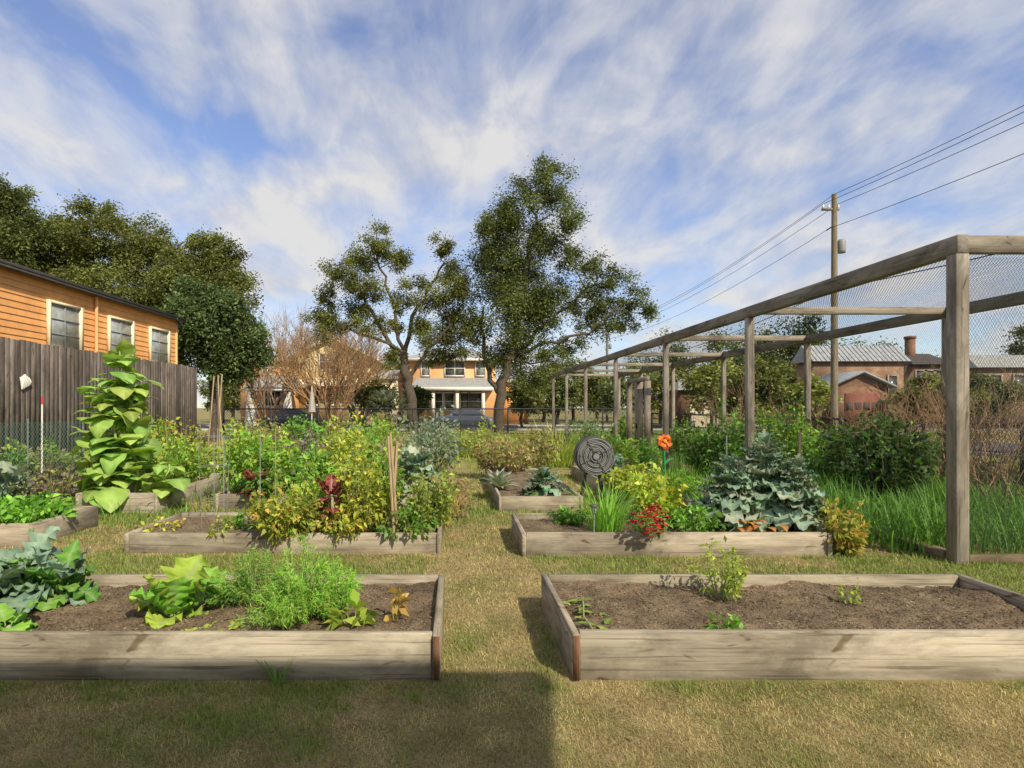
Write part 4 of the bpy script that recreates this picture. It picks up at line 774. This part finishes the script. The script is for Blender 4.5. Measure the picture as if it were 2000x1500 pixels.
NETG=netmat('green_mesh',(.09,.2,.16),.05,.09,(0,2))
nt=thing('plastic_mesh_fence','low green plastic mesh strip before the board fence','mesh fence',(gx(80,10.3),10.3,0))
Q().quad((gx(-40,10.3),10.3,.3),(gx(165,10.3),10.3,.3),(gx(165,10.3),10.3,gz(822,10.3)),(gx(-40,10.3),10.3,gz(826,10.3))).build('mesh',NETG,nt)
for px in (52,160): Q().tube([(gx(px,10.3),10.33,0),(gx(px,10.3),10.33,.8),(gx(px,10.3),10.33,1.4)],.012,6).build('post',WIRE,nt)
# hose reel
HY=9.7;hx=gx(1160,HY);hz=gz(890,HY);hr=thing('hose_reel','round grey hose reel wound with hose standing between the long beds','hose reel',(hx,HY,0))
HOSE=plain('grey_hose',(.20,.195,.18),.55,.3);DG=plain('reel_plastic',(.08,.08,.078),.5,.2)
t=np.linspace(0,2*math.pi*9,340);rr=np.linspace(.07,.305,340)
Q().tube(np.stack([hx+rr*np.cos(t),HY-.13+.014*np.sin(t*1.3),hz+rr*np.sin(t)],-1),.0105,7).build('hose',HOSE,hr,True)
Q().tube([(hx,HY-.09,hz),(hx,HY-.0,hz),(hx,HY+.1,hz)],.315,36,cap=True).build('reel_disc',DG,hr)
Q().tube([(hx,HY-.17,hz),(hx,HY-.14,hz),(hx,HY-.1,hz)],.05,24,cap=True).build('hub',HOSE,hr)
q=Q()
for k in range(4): a=k*math.pi/2+.5;q.bar((hx+.04*math.cos(a),HY-.155,hz+.04*math.sin(a)),(hx+.32*math.cos(a),HY-.155,hz+.32*math.sin(a)),.014,.01)
q.build('spoke',DG,hr)
for s in (-1,1): Q().bar((hx+s*.2,HY+.12,0),(hx+s*.06,HY+.12,hz),.05,.05).build('leg',DG,hr)
# flower ornament
OY=8.3;ox=gx(1297,OY);oz=gz(862,OY);orn=thing('flower_ornament','orange and red flower garden ornament on a green stake','ornament',(ox,OY,0))
OM=plain('orange_enamel',(.82,.22,.03),.4,.3);GM=plain('green_enamel',(.04,.34,.08),.35,.15);RM=plain('red_enamel',(.62,.08,.02),.4,.3);YM=plain('yellow_enamel',(.7,.32,.03),.35,.1)
Q().tube([(ox,OY,0),(ox+.02,OY,.5),(ox,OY,oz)],.009,7).build('stake',GM,orn)
for k in range(8):
    q=Q();a=k*math.pi/4+.2
    d=np.array([math.cos(a),0,math.sin(a)]);s=np.array([-math.sin(a),0,math.cos(a)]);c0=np.array([ox,OY-.02-.012*(k%2),oz])
    g_=random.uniform(.68,.88);pts=[c0+d*l*g_+s*w*.8+np.array([0,y,0]) for l,w,y in ((.03,-.012,0),(.08,-.045,-.03),(.12,-.035,-.0),(.135,0,.02),(.12,.035,-.03),(.08,.045,-.01),(.03,.012,0))]
    q.quad(pts[0],pts[1],pts[5],pts[6]).quad(pts[1],pts[2],pts[4],pts[5]).tri(pts[2],pts[3],pts[4]);q.build('petal',OM if k%2 else RM,orn)
Q().tube([(ox,OY-.06,oz),(ox,OY-.05,oz),(ox,OY-.03,oz)],[.015,.025,.03],12,cap=True).build('center',YM,orn)
for s,z in ((1,.78),(-1,.66)):
    q=Q();bigleaves(q,np.array([[ox,OY,z]]),np.array([0. if s>0 else math.pi]),np.array([.9]),np.array([.9]),np.array([.2]),np.array([.05]),np.ones((1,3)),p_lance,0,.2);q.build('leaf',GM,orn,True)
for px,Y,t,lab in ((1160,6.5,985,'small solar garden light left of the red flowers'),(1345,7.0,975,'small solar garden light before the big blue kale'),(1066,9.05,955,'small green topped solar light at the drooping kale')):
    x=gx(px,Y);zt=gz(t,Y);s=thing('solar_light',lab,'garden light',(x,Y,.15));Q().tube([(x,Y,.1),(x,Y,(zt+.1)/2),(x,Y,zt-.1)],.008,6).build('spike',WIRE,s)
    Q().lathe([(.02,zt-.1),(.035,zt-.03),(.035,zt-.02)],x,Y,12).build('lens',CURT,s,True);Q().lathe([(.05,zt-.02),(.05,zt-.01),(.035,zt),(0,zt+.003)],x,Y,14).build('cap',DG if Y<9 else GM,s,True)
# ------------------------------------------------------------ sun, sky, camera
el,az=R(40),R(32)
sv=Vector((math.sin(az)*math.cos(el),-math.cos(az)*math.cos(el),math.sin(el)))
ld=bpy.data.lights.new('sun','SUN');ld.energy=5.0;ld.angle=R(.55);ld.color=(1,.91,.75);lo=bpy.data.objects.new('sun',ld);lo.rotation_euler=sv.to_track_quat('Z','Y').to_euler();lo.location=(10,-15,20);COL.objects.link(lo)
W=bpy.data.worlds.new('World');S.world=W;W.use_nodes=True;nt=W.node_tree;nt.nodes.clear();N=nt.nodes.new;L=nt.links.new
sky=N('ShaderNodeTexSky');sky.sky_type='NISHITA';sky.sun_disc=False;sky.sun_elevation=el;sky.sun_rotation=R(180)-az;sky.air_density=1.;sky.dust_density=.5;sky.ozone_density=2.5
hs=N('ShaderNodeHueSaturation');hs.inputs['Hue'].default_value=.512;hs.inputs['Saturation'].default_value=1.04;hs.inputs['Value'].default_value=1.2;L(sky.outputs[0],hs.inputs['Color'])
tc=N('ShaderNodeTexCoord');sp=N('ShaderNodeSeparateXYZ');L(tc.outputs['Generated'],sp.inputs[0])
def M(op,a,b=None,clamp=False):
    k=N('ShaderNodeMath');k.operation=op;k.use_clamp=clamp
    for i,v in enumerate((a,b)):
        if v is None:continue
        if isinstance(v,(int,float)):k.inputs[i].default_value=v
        else:L(v,k.inputs[i])
    return k.outputs[0]
zz=M('ADD',M('MAXIMUM',sp.outputs[2],.0),.30);u=M('DIVIDE',sp.outputs[0],zz);v=M('DIVIDE',sp.outputs[1],zz)
cb=N('ShaderNodeCombineXYZ');L(u,cb.inputs[0]);L(v,cb.inputs[1])
def mapn(rot,sc,loc=(0,0,0)):
    m=N('ShaderNodeMapping');m.inputs['Rotation'].default_value=(0,0,R(rot));m.inputs['Scale'].default_value=sc;m.inputs['Location'].default_value=loc;L(cb.outputs[0],m.inputs[0]);return m.outputs[0]
n1=noise(N,L,mapn(40,(1.0,1.25,1),(1.1,4.2,0)),1.75,4,.5,.5)
n2=noise(N,L,mapn(42,(1.9,1.15,1),(7,2,0)),2.3,8,.57,.5)
n3=noise(N,L,mapn(50,(2.0,.9,1)),7.,6,.58,.4)
d=M('ADD',M('ADD',M('MULTIPLY',n1,.52),M('MULTIPLY',n2,.38)),M('MULTIPLY',n3,.10))
mask=ramp(N,L,d,[(.38,(.08,.08,.08)),(.48,(.55,.55,.55)),(.58,(.97,.97,.97))])
ccol=ramp(N,L,M('ADD',M('MULTIPLY',n3,.35),M('MULTIPLY',n2,.65)),[(.34,(.66,.69,.80)),(.57,(1,.99,.985))])
mv=N('ShaderNodeVectorMath');mv.operation='SCALE';mv.inputs['Scale'].default_value=5.1;L(ccol,mv.inputs[0])
mx=N('ShaderNodeMix');mx.data_type='RGBA';L(mask,mx.inputs[0]);L(hs.outputs[0],mx.inputs[6]);L(mv.outputs[0],mx.inputs[7])
bg=N('ShaderNodeBackground');bg.inputs['Strength'].default_value=.15;L(mx.outputs[2],bg.inputs[0]);wo=N('ShaderNodeOutputWorld');L(bg.outputs[0],wo.inputs[0])
cd=bpy.data.cameras.new('camera');cd.sensor_width=36;cd.lens=36*F/2000;cd.shift_x=(1000-CX)/2000;cd.shift_y=(CY-750)/2000;cd.clip_end=2000;cd.clip_start=.05
co=bpy.data.objects.new('camera',cd);co.location=(0,0,H);co.rotation_euler=(R(90),0,0);COL.objects.link(co);S.camera=co
S.view_settings.view_transform='Standard';S.view_settings.look='None';S.view_settings.exposure=0
